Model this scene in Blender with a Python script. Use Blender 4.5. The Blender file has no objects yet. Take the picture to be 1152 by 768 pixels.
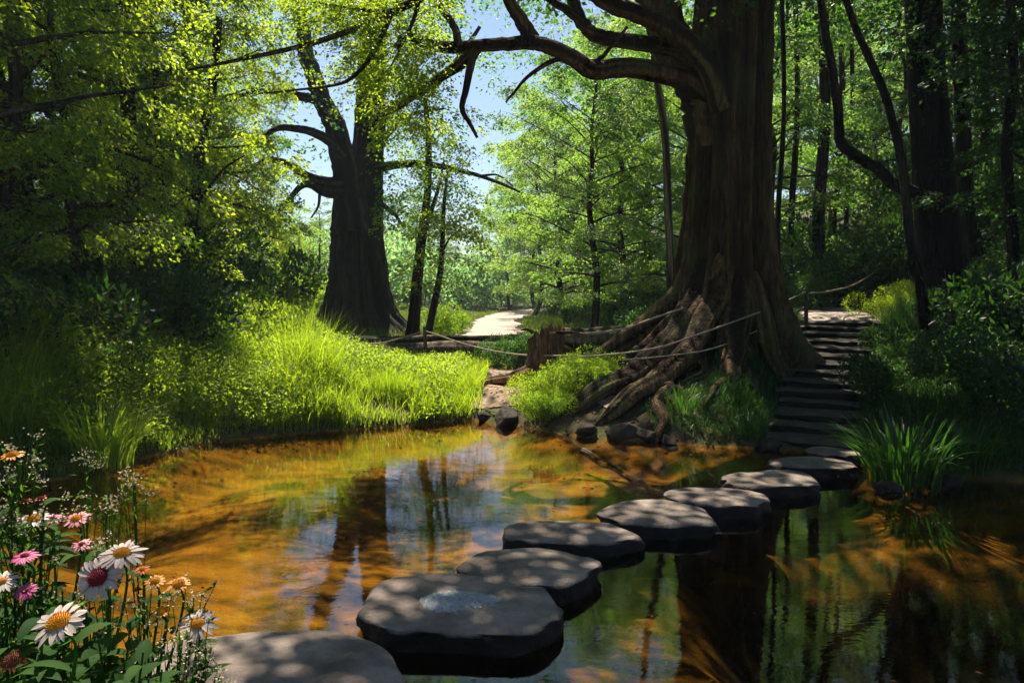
import bpy, math, random
import numpy as np
from mathutils import Vector, Matrix, Euler
R = math.radians
random.seed(7)
RNG = np.random.default_rng(7)
sc = bpy.context.scene
COL = sc.collection

# ------------------------------------------------------------------ camera
CAM_H = 1.7; F = 896.0; HOR = 328.0
PITCH = math.atan((384 - HOR) / F)
cam_d = bpy.data.cameras.new("camera"); cam = bpy.data.objects.new("camera", cam_d); COL.objects.link(cam)
cam_d.sensor_width = 36; cam_d.lens = F / 1152 * 36; cam_d.clip_end = 3000; cam_d.clip_start = 0.05
cam.location = (0, 0, CAM_H); cam.rotation_euler = (math.pi / 2 - PITCH, 0, 0)
sc.camera = cam

# ------------------------------------------------------------------ light
SUN_AZ = -12.0      # degrees from +Y towards +X (negative: to the left, behind the scene)
SUN_EL = 56.0
world = bpy.data.worlds.new("World"); sc.world = world; world.use_nodes = True
nt = world.node_tree; bg = nt.nodes['Background']
sky = nt.nodes.new('ShaderNodeTexSky'); sky.sky_type = 'NISHITA'; sky.sun_disc = False
sky.sun_elevation = R(SUN_EL); sky.sun_rotation = R(SUN_AZ)
sky.air_density = 1.0; sky.dust_density = 0.4; sky.ozone_density = 2.4
nt.links.new(sky.outputs[0], bg.inputs[0]); bg.inputs[1].default_value = 0.05
sd = Vector((math.sin(R(SUN_AZ)) * math.cos(R(SUN_EL)), math.cos(R(SUN_AZ)) * math.cos(R(SUN_EL)), math.sin(R(SUN_EL))))
sl = bpy.data.lights.new("sun", 'SUN'); so = bpy.data.objects.new("sun", sl); COL.objects.link(so)
sl.energy = 5.0; sl.angle = R(0.5); sl.color = (1.0, 0.9, 0.74)
so.rotation_euler = sd.to_track_quat('Z', 'Y').to_euler(); so.location = sd * 60
sc.view_settings.view_transform = 'Standard'; sc.view_settings.look = 'None'
sc.view_settings.gamma = 1.0; sc.view_settings.exposure = 1.5
c = sc.cycles
c.max_bounces = 7; c.diffuse_bounces = 3; c.glossy_bounces = 3; c.transmission_bounces = 4
c.transparent_max_bounces = 12; c.volume_bounces = 0
c.use_denoising = True; c.sample_clamp_indirect = 6.0; c.caustics_reflective = False; c.caustics_refractive = False
c.use_adaptive_sampling = True; c.adaptive_threshold = 0.015

# ------------------------------------------------------------------ helpers
CAMROT = np.array(Euler((math.pi / 2 - PITCH, 0, 0)).to_matrix())
def ray(px, py):
    return CAMROT @ np.array([(px - 576) / F, (384 - py) / F, -1.0])
def at_y(px, py, Y):
    d = ray(px, py); return Vector((d * (Y / d[1]))) + Vector((0, 0, CAM_H))
def at_z(px, py, z=0.0):
    d = ray(px, py); return Vector((d * ((z - CAM_H) / d[2]))) + Vector((0, 0, CAM_H))

def link(o, parent=None):
    COL.objects.link(o)
    if parent is not None: o.parent = parent
    return o
def tag(o, label=None, cat=None, group=None, kind=None):
    if label: o['label'] = label
    if cat: o['category'] = cat
    if group: o['group'] = group
    if kind: o['kind'] = kind
    return o
def thing(name, label, cat, loc=(0, 0, 0), group=None, rz=0.0):
    o = bpy.data.objects.new(name, None); o.empty_display_size = 0.2
    COL.objects.link(o); o.location = loc; o.rotation_euler = (0, 0, rz)
    return tag(o, label, cat, group)

class MB:
    """collects vertices / polygons (numpy) and links ONE mesh object"""
    def __init__(s): s.v = []; s.f = []; s.n = 0; s.a = []
    def add(s, verts, faces, tone=None):
        verts = np.asarray(verts, dtype=np.float64).reshape(-1, 3); faces = np.asarray(faces, dtype=np.int64)
        s.v.append(verts); s.f.append(faces + s.n); s.n += len(verts)
        if tone is None: tone = np.full(len(verts), 0.5)
        elif np.isscalar(tone): tone = np.full(len(verts), tone)
        s.a.append(tone); return s
    def mesh(s, name, mat, smooth=True, loc=None):
        me = bpy.data.meshes.new(name)
        v = np.concatenate(s.v)
        if loc is not None: v = v - np.array(loc)
        me.vertices.add(len(v)); me.vertices.foreach_set('co', v.astype(np.float32).ravel())
        nl = sum(f.size for f in s.f); npoly = sum(len(f) for f in s.f)
        me.loops.add(nl); me.polygons.add(npoly)
        me.loops.foreach_set('vertex_index', np.concatenate([f.ravel() for f in s.f]).astype(np.int32))
        sizes = np.concatenate([np.full(len(f), f.shape[1]) for f in s.f])
        starts = np.concatenate([[0], np.cumsum(sizes)[:-1]])
        me.polygons.foreach_set('loop_start', starts.astype(np.int32))
        me.polygons.foreach_set('loop_total', sizes.astype(np.int32))
        me.polygons.foreach_set('use_smooth', np.full(npoly, smooth))
        at = me.attributes.new('tone', 'FLOAT', 'POINT')
        at.data.foreach_set('value', np.concatenate(s.a).astype(np.float32))
        me.update(calc_edges=True)
        if mat is not None: me.materials.append(mat)
        return me
    def build(s, name, mat, parent=None, smooth=True, loc=None):
        """loc: world origin of the object (vertices are given in world space)"""
        o = bpy.data.objects.new(name, s.mesh(name, mat, smooth, loc))
        if loc is not None and parent is None: o.location = loc
        return link(o, parent)

def grid_faces(nr, nc, close=False):
    i, j = np.meshgrid(np.arange(nr - 1), np.arange(nc if close else nc - 1), indexing='ij')
    a = i * nc + j; b = i * nc + (j + 1) % nc
    return np.stack([a, b, b + nc, a + nc], -1).reshape(-1, 4)

def smooth_path(pts, n):
    """Catmull-Rom through points (k,>=3 columns) sampled n per segment"""
    p = np.asarray(pts, float); p = np.vstack([2 * p[0] - p[1], p, 2 * p[-1] - p[-2]])
    out = []
    for i in range(1, len(p) - 2):
        t = np.linspace(0, 1, n, endpoint=False)[:, None]
        a, b, c_, d = p[i - 1], p[i], p[i + 1], p[i + 2]
        out.append(0.5 * ((2 * b) + (-a + c_) * t + (2 * a - 5 * b + 4 * c_ - d) * t ** 2 + (-a + 3 * b - 3 * c_ + d) * t ** 3))
    out.append(p[-2][None]); return np.vstack(out)

def tube(mb, pts, rad, sides=8, bump=0.0, tone=0.5, cap=True, flat=1.0):
    p = np.asarray(pts, float)[:, :3]; n = len(p); rad = np.broadcast_to(np.asarray(rad, float), (n,))
    t = np.gradient(p, axis=0); t /= np.linalg.norm(t, axis=1)[:, None] + 1e-9
    up = np.array([0, 0, 1.0]) if abs(t[0, 2]) < 0.9 else np.array([1.0, 0, 0])
    u = np.cross(t[0], up); u /= np.linalg.norm(u); us = [u]
    for i in range(1, n):
        u = us[-1] - t[i] * np.dot(us[-1], t[i]); u /= np.linalg.norm(u) + 1e-9; us.append(u)
    us = np.array(us); w = np.cross(t, us)
    th = np.linspace(0, 2 * np.pi, sides, endpoint=False)
    rr = rad[:, None] * np.ones(sides)[None]
    if bump:
        ph = RNG.uniform(0, 6.28, 4)
        s_ = np.cumsum(np.r_[0, np.linalg.norm(np.diff(p, axis=0), axis=1)])[:, None]
        k = 1.0 / max(rad.max(), 1e-3)
        rr = rr * (1 + bump * (.9 * np.sin(2 * th[None] + s_ * k * .18 + ph[0]) + .8 * (1 - 2 * np.abs(np.sin(2.5 * th[None] + s_ * k * .12 + ph[1]))) + .3 * np.sin(s_ * k * .35 + ph[2]) + .7 * (1 - 2 * np.abs(np.sin(4.5 * th[None] - s_ * k * .1 + ph[3])))))
    if bump and np.isscalar(tone): tone = np.clip(.5 + 2.2 * (rr / rad[:, None] - 1) / max(bump * 3, .05), 0, 1).ravel()
    V = p[:, None] + rr[..., None] * (np.cos(th)[None, :, None] * us[:, None] + flat * np.sin(th)[None, :, None] * w[:, None])
    mb.add(V.reshape(-1, 3), grid_faces(n, sides, True), tone)
    if cap:
        for k, sgn in ((0, 1), (n - 1, -1)):
            ring = V[k]; cc = ring.mean(0)
            f = [[sides, i, (i + 1) % sides][::sgn] for i in range(sides)]
            mb.add(np.vstack([ring, cc]), f, tone if np.isscalar(tone) else .4)

# value noise
_NT = np.random.default_rng(3).uniform(-1, 1, (256, 256))
def vn(x, y, s=1.0):
    x = np.asarray(x, float) * s + 1000.3; y = np.asarray(y, float) * s + 1000.7
    xi = np.floor(x).astype(int); yi = np.floor(y).astype(int); fx = x - xi; fy = y - yi
    fx = fx * fx * (3 - 2 * fx); fy = fy * fy * (3 - 2 * fy)
    g = lambda a, b: _NT[a % 256, b % 256]
    return (g(xi, yi) * (1 - fx) + g(xi + 1, yi) * fx) * (1 - fy) + (g(xi, yi + 1) * (1 - fx) + g(xi + 1, yi + 1) * fx) * fy
def fbm(x, y, s=1.0, o=4):
    r = 0; a = 1
    for i in range(o): r = r + a * vn(np.asarray(x) + 17.1 * i, np.asarray(y) - 9.3 * i, s); s *= 2.03; a *= .5
    return r
def ss(a, b, x):
    if b < a: return 1 - ss(b, a, x)
    t = np.clip((np.asarray(x, float) - a) / (b - a), 0, 1); return t * t * (3 - 2 * t)

# ------------------------------------------------------------------ materials
def newmat(name):
    m = bpy.data.materials.new(name); m.use_nodes = True; n = m.node_tree
    return m, n, n.nodes['Principled BSDF'], n.nodes['Material Output']
def node(n, t, **kw):
    o = n.nodes.new(t)
    for k, v in kw.items(): setattr(o, k, v)
    return o
def ramp(n, stops):
    r = node(n, 'ShaderNodeValToRGB'); e = r.color_ramp.elements
    while len(e) < len(stops): e.new(0.5)
    for q, (p, col) in zip(e, stops): q.position = p; q.color = (*col, 1)
    return r
def noise_col(n, stops, scale, detail=8, coord='Object', stretch=None, dist=0.0, rough=.6):
    tc = node(n, 'ShaderNodeTexCoord'); src = tc.outputs[coord]
    if stretch:
        mp = node(n, 'ShaderNodeMapping'); mp.inputs['Scale'].default_value = stretch
        n.links.new(src, mp.inputs[0]); src = mp.outputs[0]
    nz = node(n, 'ShaderNodeTexNoise'); nz.inputs['Scale'].default_value = scale; nz.inputs['Detail'].default_value = detail
    nz.inputs['Roughness'].default_value = rough; nz.inputs['Distortion'].default_value = dist
    n.links.new(src, nz.inputs['Vector']); r = ramp(n, stops); n.links.new(nz.outputs[0], r.inputs[0])
    return r, nz
def bump(n, b, src, strength, dist=0.02, prev=None):
    bm = node(n, 'ShaderNodeBump'); bm.inputs['Strength'].default_value = strength; bm.inputs['Distance'].default_value = dist
    n.links.new(src, bm.inputs['Height'])
    if prev is not None: n.links.new(prev.outputs[0], bm.inputs['Normal'])
    n.links.new(bm.outputs[0], b.inputs['Normal']); return bm

def simple(name, stops, scale=8, rough=.9, bumpk=.4, bdist=.02, stretch=None, spec=.2, bscale=None):
    m, n, b, o = newmat(name)
    r, nz = noise_col(n, stops, scale, stretch=stretch); n.links.new(r.outputs[0], b.inputs['Base Color'])
    b.inputs['Roughness'].default_value = rough; b.inputs['Specular IOR Level'].default_value = spec
    if bumpk:
        r2, nz2 = noise_col(n, [(0, (0, 0, 0)), (1, (1, 1, 1))], bscale or scale * 3, stretch=stretch)
        bump(n, b, nz2.outputs[0], bumpk, bdist)
    return m

def bark(name, dark, mid, light, vs=1.0, moss=None):
    m, n, b, o = newmat(name)
    tc = node(n, 'ShaderNodeTexCoord'); mp = node(n, 'ShaderNodeMapping'); mp.inputs['Scale'].default_value = (20 * vs, 20 * vs, 2.6 * vs)
    n.links.new(tc.outputs['Object'], mp.inputs[0])
    nz = node(n, 'ShaderNodeTexNoise'); nz.inputs['Scale'].default_value = 1.0; nz.inputs['Detail'].default_value = 9; nz.inputs['Distortion'].default_value = .7
    n.links.new(mp.outputs[0], nz.inputs[0])
    vo = node(n, 'ShaderNodeTexVoronoi'); vo.feature = 'DISTANCE_TO_EDGE'; vo.inputs['Scale'].default_value = 1.4
    n.links.new(mp.outputs[0], vo.inputs['Vector'])
    r = ramp(n, [(.3, dark), (.5, mid), (.72, light)]); n.links.new(nz.outputs[0], r.inputs[0])
    src = r.outputs[0]
    if moss:
        n2 = node(n, 'ShaderNodeTexNoise'); n2.inputs['Scale'].default_value = 1.3; n2.inputs['Detail'].default_value = 5
        n.links.new(tc.outputs['Object'], n2.inputs[0])
        rm = ramp(n, [(.5, (0, 0, 0)), (.68, (.8, .8, .8))]); n.links.new(n2.outputs[0], rm.inputs[0])
        mx = node(n, 'ShaderNodeMixRGB'); n.links.new(rm.outputs[0], mx.inputs[0]); n.links.new(src, mx.inputs[1]); mx.inputs[2].default_value = (*moss, 1)
        src = mx.outputs[0]
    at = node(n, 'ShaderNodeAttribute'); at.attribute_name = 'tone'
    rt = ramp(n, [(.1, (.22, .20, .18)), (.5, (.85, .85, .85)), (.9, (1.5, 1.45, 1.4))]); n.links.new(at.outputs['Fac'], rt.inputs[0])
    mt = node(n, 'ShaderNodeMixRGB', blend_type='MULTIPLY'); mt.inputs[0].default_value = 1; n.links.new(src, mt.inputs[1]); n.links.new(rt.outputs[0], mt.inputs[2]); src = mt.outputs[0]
    n.links.new(src, b.inputs['Base Color']); b.inputs['Roughness'].default_value = .95; b.inputs['Specular IOR Level'].default_value = .15
    ma = node(n, 'ShaderNodeMath', operation='MULTIPLY'); n.links.new(nz.outputs[0], ma.inputs[0])
    mi = node(n, 'ShaderNodeMath', operation='MINIMUM'); n.links.new(vo.outputs['Distance'], mi.inputs[0]); mi.inputs[1].default_value = .3
    ad = node(n, 'ShaderNodeMath', operation='ADD'); n.links.new(mi.outputs[0], ad.inputs[0]); ad.inputs[1].default_value = .4; n.links.new(ad.outputs[0], ma.inputs[1])
    b0_ = bump(n, b, ma.outputs[0], 0.9, .06)
    fz = node(n, 'ShaderNodeTexNoise'); fz.inputs['Scale'].default_value = 42 * vs; fz.inputs['Detail'].default_value = 5; n.links.new(tc.outputs['Object'], fz.inputs[0]); bump(n, b, fz.outputs[0], .8, .018, b0_)
    return m

def leafmat(name, a, b_, trans=.5, tcol=None, rough=.5, spec=.35):
    """a, b_: darkest / lightest leaf colour; tcol: colour of the light coming through"""
    m, n, b, out = newmat(name)
    at = node(n, 'ShaderNodeAttribute'); at.attribute_name = 'tone'
    oi = node(n, 'ShaderNodeObjectInfo')
    mx = node(n, 'ShaderNodeMath', operation='MULTIPLY_ADD'); n.links.new(oi.outputs['Random'], mx.inputs[0]); mx.inputs[1].default_value = .35
    sb = node(n, 'ShaderNodeMath', operation='MULTIPLY_ADD'); n.links.new(at.outputs['Fac'], sb.inputs[0]); sb.inputs[1].default_value = .8; sb.inputs[2].default_value = -.05
    n.links.new(sb.outputs[0], mx.inputs[2])
    r = ramp(n, [(0, a), (1, b_)]); n.links.new(mx.outputs[0], r.inputs[0])
    n.links.new(r.outputs[0], b.inputs['Base Color']); b.inputs['Roughness'].default_value = rough; b.inputs['Specular IOR Level'].default_value = spec
    tr = node(n, 'ShaderNodeBsdfTranslucent')
    ta, tb = tcol if tcol else (tuple(1.6 * q for q in a), tuple(1.9 * q for q in b_))
    r2 = ramp(n, [(0, ta), (1, tb)]); n.links.new(mx.outputs[0], r2.inputs[0]); n.links.new(r2.outputs[0], tr.inputs[0])
    ms = node(n, 'ShaderNodeMixShader'); ms.inputs[0].default_value = trans
    n.links.new(b.outputs[0], ms.inputs[1]); n.links.new(tr.outputs[0], ms.inputs[2]); n.links.new(ms.outputs[0], out.inputs[0])
    return m

def flat(name, col, rough=.6, spec=.3, trans=0):
    m, n, b, out = newmat(name)
    at = node(n, 'ShaderNodeAttribute'); at.attribute_name = 'tone'
    r = ramp(n, [(0, tuple(q * .6 for q in col)), (1, tuple(min(1, q * 1.15) for q in col))]); n.links.new(at.outputs['Fac'], r.inputs[0])
    n.links.new(r.outputs[0], b.inputs['Base Color']); b.inputs['Roughness'].default_value = rough; b.inputs['Specular IOR Level'].default_value = spec
    if trans:
        tr = node(n, 'ShaderNodeBsdfTranslucent'); n.links.new(r.outputs[0], tr.inputs[0])
        ms = node(n, 'ShaderNodeMixShader'); ms.inputs[0].default_value = trans
        n.links.new(b.outputs[0], ms.inputs[1]); n.links.new(tr.outputs[0], ms.inputs[2]); n.links.new(ms.outputs[0], out.inputs[0])
    return m

M = {}
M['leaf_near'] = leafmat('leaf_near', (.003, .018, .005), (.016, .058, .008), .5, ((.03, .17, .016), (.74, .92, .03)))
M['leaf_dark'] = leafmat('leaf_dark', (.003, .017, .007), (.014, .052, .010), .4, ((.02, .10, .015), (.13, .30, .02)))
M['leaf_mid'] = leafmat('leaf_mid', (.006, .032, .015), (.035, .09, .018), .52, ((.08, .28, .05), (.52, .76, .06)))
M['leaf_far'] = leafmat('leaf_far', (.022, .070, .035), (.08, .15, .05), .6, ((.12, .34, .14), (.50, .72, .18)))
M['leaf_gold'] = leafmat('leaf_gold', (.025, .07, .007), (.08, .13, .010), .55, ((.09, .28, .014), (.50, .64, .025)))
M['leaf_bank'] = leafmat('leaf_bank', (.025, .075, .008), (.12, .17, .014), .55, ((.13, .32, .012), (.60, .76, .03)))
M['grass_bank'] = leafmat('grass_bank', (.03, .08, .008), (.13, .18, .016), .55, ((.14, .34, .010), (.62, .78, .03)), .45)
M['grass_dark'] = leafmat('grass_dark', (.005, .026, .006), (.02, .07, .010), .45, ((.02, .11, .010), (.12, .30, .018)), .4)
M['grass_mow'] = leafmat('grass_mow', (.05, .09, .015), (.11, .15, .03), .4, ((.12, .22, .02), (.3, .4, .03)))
M['flower_leaf'] = leafmat('flower_leaf', (.010, .036, .008), (.035, .085, .014), .4, ((.04, .15, .012), (.2, .38, .025)), .7, .06)
M['bark_giant'] = bark('bark_giant', (.014, .009, .004), (.060, .037, .016), (.145, .092, .042), 1.0, (.075, .085, .025))
M['bark_blue'] = bark('bark_blue', (.011, .012, .013), (.040, .038, .037), (.09, .083, .075), 1.0, (.06, .07, .035))
M['bark_tree'] = bark('bark_tree', (.020, .016, .012), (.060, .047, .034), (.12, .10, .075), 1.6)
M['bark_dark'] = bark('bark_dark', (.006, .005, .004), (.022, .017, .012), (.05, .04, .03), 1.6)
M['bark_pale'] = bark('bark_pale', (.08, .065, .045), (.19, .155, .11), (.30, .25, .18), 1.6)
M['wood_old'] = bark('wood_old', (.055, .03, .016), (.16, .085, .042), (.34, .22, .13), 1.3)
M['log_bark'] = bark('log_bark', (.03, .022, .016), (.10, .075, .055), (.24, .19, .145), .9, (.07, .09, .03))
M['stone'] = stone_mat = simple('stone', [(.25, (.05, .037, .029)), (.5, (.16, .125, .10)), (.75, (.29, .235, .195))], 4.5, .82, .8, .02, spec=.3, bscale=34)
M['step_stone'] = simple('step_stone', [(.25, (.02, .017, .013)), (.55, (.055, .048, .038)), (.8, (.11, .098, .085))], 6, .9, .5, .012, bscale=25)
M['rock'] = simple('rock', [(.3, (.015, .012, .009)), (.55, (.045, .036, .026)), (.8, (.11, .09, .065))], 4, .9, .7, .03, bscale=12)
M['rope'] = simple('rope', [(.3, (.22, .17, .11)), (.7, (.42, .35, .25))], 60, .9, .6, .004)
M['post'] = simple('post', [(.3, (.04, .028, .018)), (.7, (.12, .085, .055))], 10, .9, .7, .01, stretch=(3, 3, .4))
M['gravel'] = simple('gravel', [(.3, (.20, .155, .13)), (.5, (.33, .27, .235)), (.7, (.44, .37, .33))], 14, .95, .8, .012, bscale=60)
M['dirt'] = simple('dirt', [(.3, (.10, .065, .04)), (.5, (.22, .15, .10)), (.7, (.36, .27, .2))], 9, .95, .8, .02, bscale=40)

def ground_mat():
    m, n, b, o = newmat('ground')
    geo = node(n, 'ShaderNodeNewGeometry'); sep = node(n, 'ShaderNodeSeparateXYZ'); n.links.new(geo.outputs['Position'], sep.inputs[0])
    soil, nz = noise_col(n, [(.3, (.028, .022, .012)), (.5, (.055, .045, .022)), (.62, (.055, .07, .020)), (.8, (.11, .10, .05))], 3.0)
    sand, nz2 = noise_col(n, [(.30, (.025, .016, .004)), (.44, (.10, .058, .007)), (.56, (.20, .11, .012)), (.78, (.30, .18, .026))], 1.6, stretch=(1, 2.2, 1), dist=.6)
    ad = node(n, 'ShaderNodeMath', operation='MULTIPLY_ADD'); n.links.new(nz.outputs[0], ad.inputs[0]); ad.inputs[1].default_value = .08; n.links.new(sep.outputs[2], ad.inputs[2])
    mr = node(n, 'ShaderNodeMapRange'); n.links.new(ad.outputs[0], mr.inputs[0]); mr.inputs[1].default_value = .035; mr.inputs[2].default_value = .075
    mx = node(n, 'ShaderNodeMixRGB'); n.links.new(mr.outputs[0], mx.inputs[0]); n.links.new(sand.outputs[0], mx.inputs[1]); n.links.new(soil.outputs[0], mx.inputs[2])
    a2 = node(n, 'ShaderNodeMath', operation='MULTIPLY_ADD'); n.links.new(nz2.outputs[0], a2.inputs[0]); a2.inputs[1].default_value = .35; n.links.new(sep.outputs[2], a2.inputs[2])
    m2 = node(n, 'ShaderNodeMapRange'); n.links.new(a2.outputs[0], m2.inputs[0]); m2.inputs[1].default_value = -.40; m2.inputs[2].default_value = -.08
    mud = node(n, 'ShaderNodeMixRGB'); n.links.new(m2.outputs[0], mud.inputs[0]); mud.inputs[1].default_value = (.006, .005, .0025, 1); n.links.new(mx.outputs[0], mud.inputs[2]); mx = mud
    n.links.new(mx.outputs[0], b.inputs['Base Color']); b.inputs['Roughness'].default_value = .95; b.inputs['Specular IOR Level'].default_value = .1
    r3, nz3 = noise_col(n, [(0, (0, 0, 0)), (1, (1, 1, 1))], 30)
    bump(n, b, nz3.outputs[0], .7, .03)
    return m
def wet_shade_below(m, z0, z1, k=.22):
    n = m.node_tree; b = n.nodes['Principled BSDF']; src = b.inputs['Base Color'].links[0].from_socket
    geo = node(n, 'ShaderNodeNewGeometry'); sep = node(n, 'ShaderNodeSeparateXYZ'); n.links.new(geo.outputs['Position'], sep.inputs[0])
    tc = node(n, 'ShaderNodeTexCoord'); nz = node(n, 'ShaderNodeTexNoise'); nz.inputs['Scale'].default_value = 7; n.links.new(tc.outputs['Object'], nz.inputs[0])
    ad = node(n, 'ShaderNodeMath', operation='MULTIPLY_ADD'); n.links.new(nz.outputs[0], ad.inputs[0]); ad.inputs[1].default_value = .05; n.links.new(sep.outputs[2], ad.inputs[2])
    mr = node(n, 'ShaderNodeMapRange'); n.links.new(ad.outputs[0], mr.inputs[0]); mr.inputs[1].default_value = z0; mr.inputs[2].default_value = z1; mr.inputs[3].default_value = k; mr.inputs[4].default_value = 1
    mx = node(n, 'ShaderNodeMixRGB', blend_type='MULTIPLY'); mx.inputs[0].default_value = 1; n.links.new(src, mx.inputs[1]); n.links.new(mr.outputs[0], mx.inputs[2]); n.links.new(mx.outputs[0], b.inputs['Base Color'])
wet_shade_below(M['stone'], .100, .130, .10); wet_shade_below(M['rock'], .05, .12, .4)  # stone sides: wet tone that also paints in their shade; rocks: wet foot
M['ground'] = ground_mat()

def water_mat():
    m, n, b, out = newmat('water')
    n.nodes.remove(b)
    tc = node(n, 'ShaderNodeTexCoord')
    mp = node(n, 'ShaderNodeMapping'); mp.inputs['Scale'].default_value = (1.0, 2.0, 1)
    n.links.new(tc.outputs['Object'], mp.inputs[0])
    n1 = node(n, 'ShaderNodeTexNoise'); n1.inputs['Scale'].default_value = 2.0; n1.inputs['Detail'].default_value = 2; n1.inputs['Distortion'].default_value = .6
    n2 = node(n, 'ShaderNodeTexNoise'); n2.inputs['Scale'].default_value = 14; n2.inputs['Detail'].default_value = 3
    n.links.new(mp.outputs[0], n1.inputs[0]); n.links.new(mp.outputs[0], n2.inputs[0])
    b1 = node(n, 'ShaderNodeBump'); b1.inputs['Strength'].default_value = 1.0; b1.inputs['Distance'].default_value = .0012
    n.links.new(n1.outputs[0], b1.inputs['Height'])
    b2 = node(n, 'ShaderNodeBump'); b2.inputs['Strength'].default_value = 1.0; b2.inputs['Distance'].default_value = .0003
    n.links.new(n2.outputs[0], b2.inputs['Height']); n.links.new(b1.outputs[0], b2.inputs['Normal'])
    gl = node(n, 'ShaderNodeBsdfGlossy'); gl.inputs['Roughness'].default_value = .0; gl.inputs['Color'].default_value = (1, 1, 1, 1)
    tr = node(n, 'ShaderNodeBsdfTransparent'); tr.inputs[0].default_value = (.93, .80, .50, 1)
    fr = node(n, 'ShaderNodeFresnel'); fr.inputs['IOR'].default_value = 1.55
    n.links.new(b2.outputs[0], gl.inputs['Normal']); n.links.new(b2.outputs[0], fr.inputs['Normal'])
    ms = node(n, 'ShaderNodeMixShader'); n.links.new(fr.outputs[0], ms.inputs[0]); n.links.new(tr.outputs[0], ms.inputs[1]); n.links.new(gl.outputs[0], ms.inputs[2])
    n.links.new(ms.outputs[0], out.inputs[0])
    return m
M['water'] = water_mat()

# ------------------------------------------------------------------ terrain
SHORE = np.array([(-4.5, 6.9), (-4.1, 7.1), (-3.8, 7.95), (-3.26, 8.96), (-2.4, 9.5), (-1.39, 9.95), (-.53, 10.45), (0, 10.1), (.66, 9.35), (1.25, 9.05),
                  (1.8, 8.85), (2.7, 8.5), (3.5, 8.3), (3.9, 7.3), (4.4, 7.0), (5.2, 7.1), (7, 7.0), (9, 6.2), (9.6, 2), (8, -4), (0, -5), (-.6, -3),
                  (-.65, 0), (-.72, 1.4), (-1.0, 2.1), (-1.65, 2.75), (-2.3, 3.6), (-3.2, 4.6), (-4.1, 5.6)])
def shore_dist(x, y):
    """signed distance to the shoreline, positive on land"""
    x = np.asarray(x, float); y = np.asarray(y, float)
    d = np.full(x.shape, 1e9); inside = np.zeros(x.shape, bool)
    n = len(SHORE)
    for i in range(n):
        ax, ay = SHORE[i]; bx, by = SHORE[(i + 1) % n]
        ex, ey = bx - ax, by - ay
        t = np.clip(((x - ax) * ex + (y - ay) * ey) / (ex * ex + ey * ey), 0, 1)
        d = np.minimum(d, np.hypot(x - ax - t * ex, y - ay - t * ey))
        cr = ((ay > y) != (by > y)) & (x < (bx - ax) * (y - ay) / (by - ay + 1e-12) + ax)
        inside ^= cr
    return np.where(inside, -d, d)
def seg_dist(x, y, pts):
    """distance to a polyline and the interpolated third column"""
    best = np.full(np.shape(x), 1e9); val = np.zeros(np.shape(x))
    for (ax, ay, az), (bx, by, bz) in zip(pts[:-1], pts[1:]):
        ex, ey = bx - ax, by - ay
        t = np.clip(((x - ax) * ex + (y - ay) * ey) / (ex * ex + ey * ey), 0, 1)
        d = np.hypot(x - ax - t * ex, y - ay - t * ey); k = d < best
        best = np.where(k, d, best); val = np.where(k, az + t * (bz - az), val)
    return best, val
STAIR_A = np.array((3.22, 8.55)); STAIR_B = np.array((5.78, 14.0)); STAIR_Z = (0.03, 1.2)
TOP_PATH = [(5.78, 13.9, 1.2), (6.9, 17, 1.22), (8.6, 22, 1.3), (11.5, 29, 1.35), (15.5, 37, 1.6), (22, 45, 2.5)]
ROAD = [(-.55, 18, .28), (-.62, 24, .30), (-.7, 32, .33), (-.6, 40, .36), (1.0, 48, .5), (6, 56, .8)]
def H(x, y):
    x = np.asarray(x, float); y = np.asarray(y, float)
    d = shore_dist(x, y)
    h = np.full(x.shape, .28)
    h = h + .85 * np.exp(-((x - 3.5) / 1.75) ** 2 - ((y - 12.3) / 2.2) ** 2)
    sx = STAIR_A[0] + (y - 8.55) * (STAIR_B[0] - STAIR_A[0]) / 5.45
    ks = ss(6.0, 9.5, y)
    h = h + ks * (.95 * ss(10.5, 14, y) * ss(-1.6, .2, x - sx) * (1 - ss(18, 30, y) * .3) + .7 * ss(.7, 3.0, x - sx) + 3.2 * ss(2.0, 15, x - sx))
    h = h + ss(14, 24, y) * (5.5 * ss(1.6, 22, x) + 7 * ss(15, 60, x))
    h = h + .45 * ss(-3.5, -7, x) + 2.2 * ss(-9, -28, x) + ss(12, 16, y) * .15 * ss(-1, -3, x)
    h = h + ss(60, 140, y) * 6
    hn = h + .10 * fbm(x, y, .45, 4) * ss(.2, 2, d)
    dr, zr = seg_dist(x, y, ROAD); w = 1 - ss(1.1, 3.0, dr); hn = hn * (1 - w) + zr * w
    dp, zp = seg_dist(x, y, TOP_PATH); w = 1 - ss(.6, 2.0, dp); hn = hn * (1 - w) + zp * w
    st = [(STAIR_A[0], STAIR_A[1], STAIR_Z[0]), (STAIR_B[0], STAIR_B[1], STAIR_Z[1])]
    ds, zs = seg_dist(x, y, st); w = 1 - ss(.5, 1.1, ds); hn = hn * (1 - w) + (zs - .12) * w
    land = .01 + hn * ss(0, 1.1, d) + .10 * ss(0, .18, d) * (1 - ss(.5, 1.3, d))
    bed = -.04 - .26 * ss(0, .9, -d) - .75 * ss(.8, 2.6, -d) * ss(.9, 2.2, x + .3 * vn(x, y, .8)) * ss(6.4, 4.8, y) - .06 * fbm(x, y, .7, 3) * ss(.3, 1, -d) * 1.5
    e = .035 * fbm(x, y, 1.7, 3)
    return np.where(d + e > 0, land, bed)
def hz(x, y): return float(H(np.array([x]), np.array([y]))[0])

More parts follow.
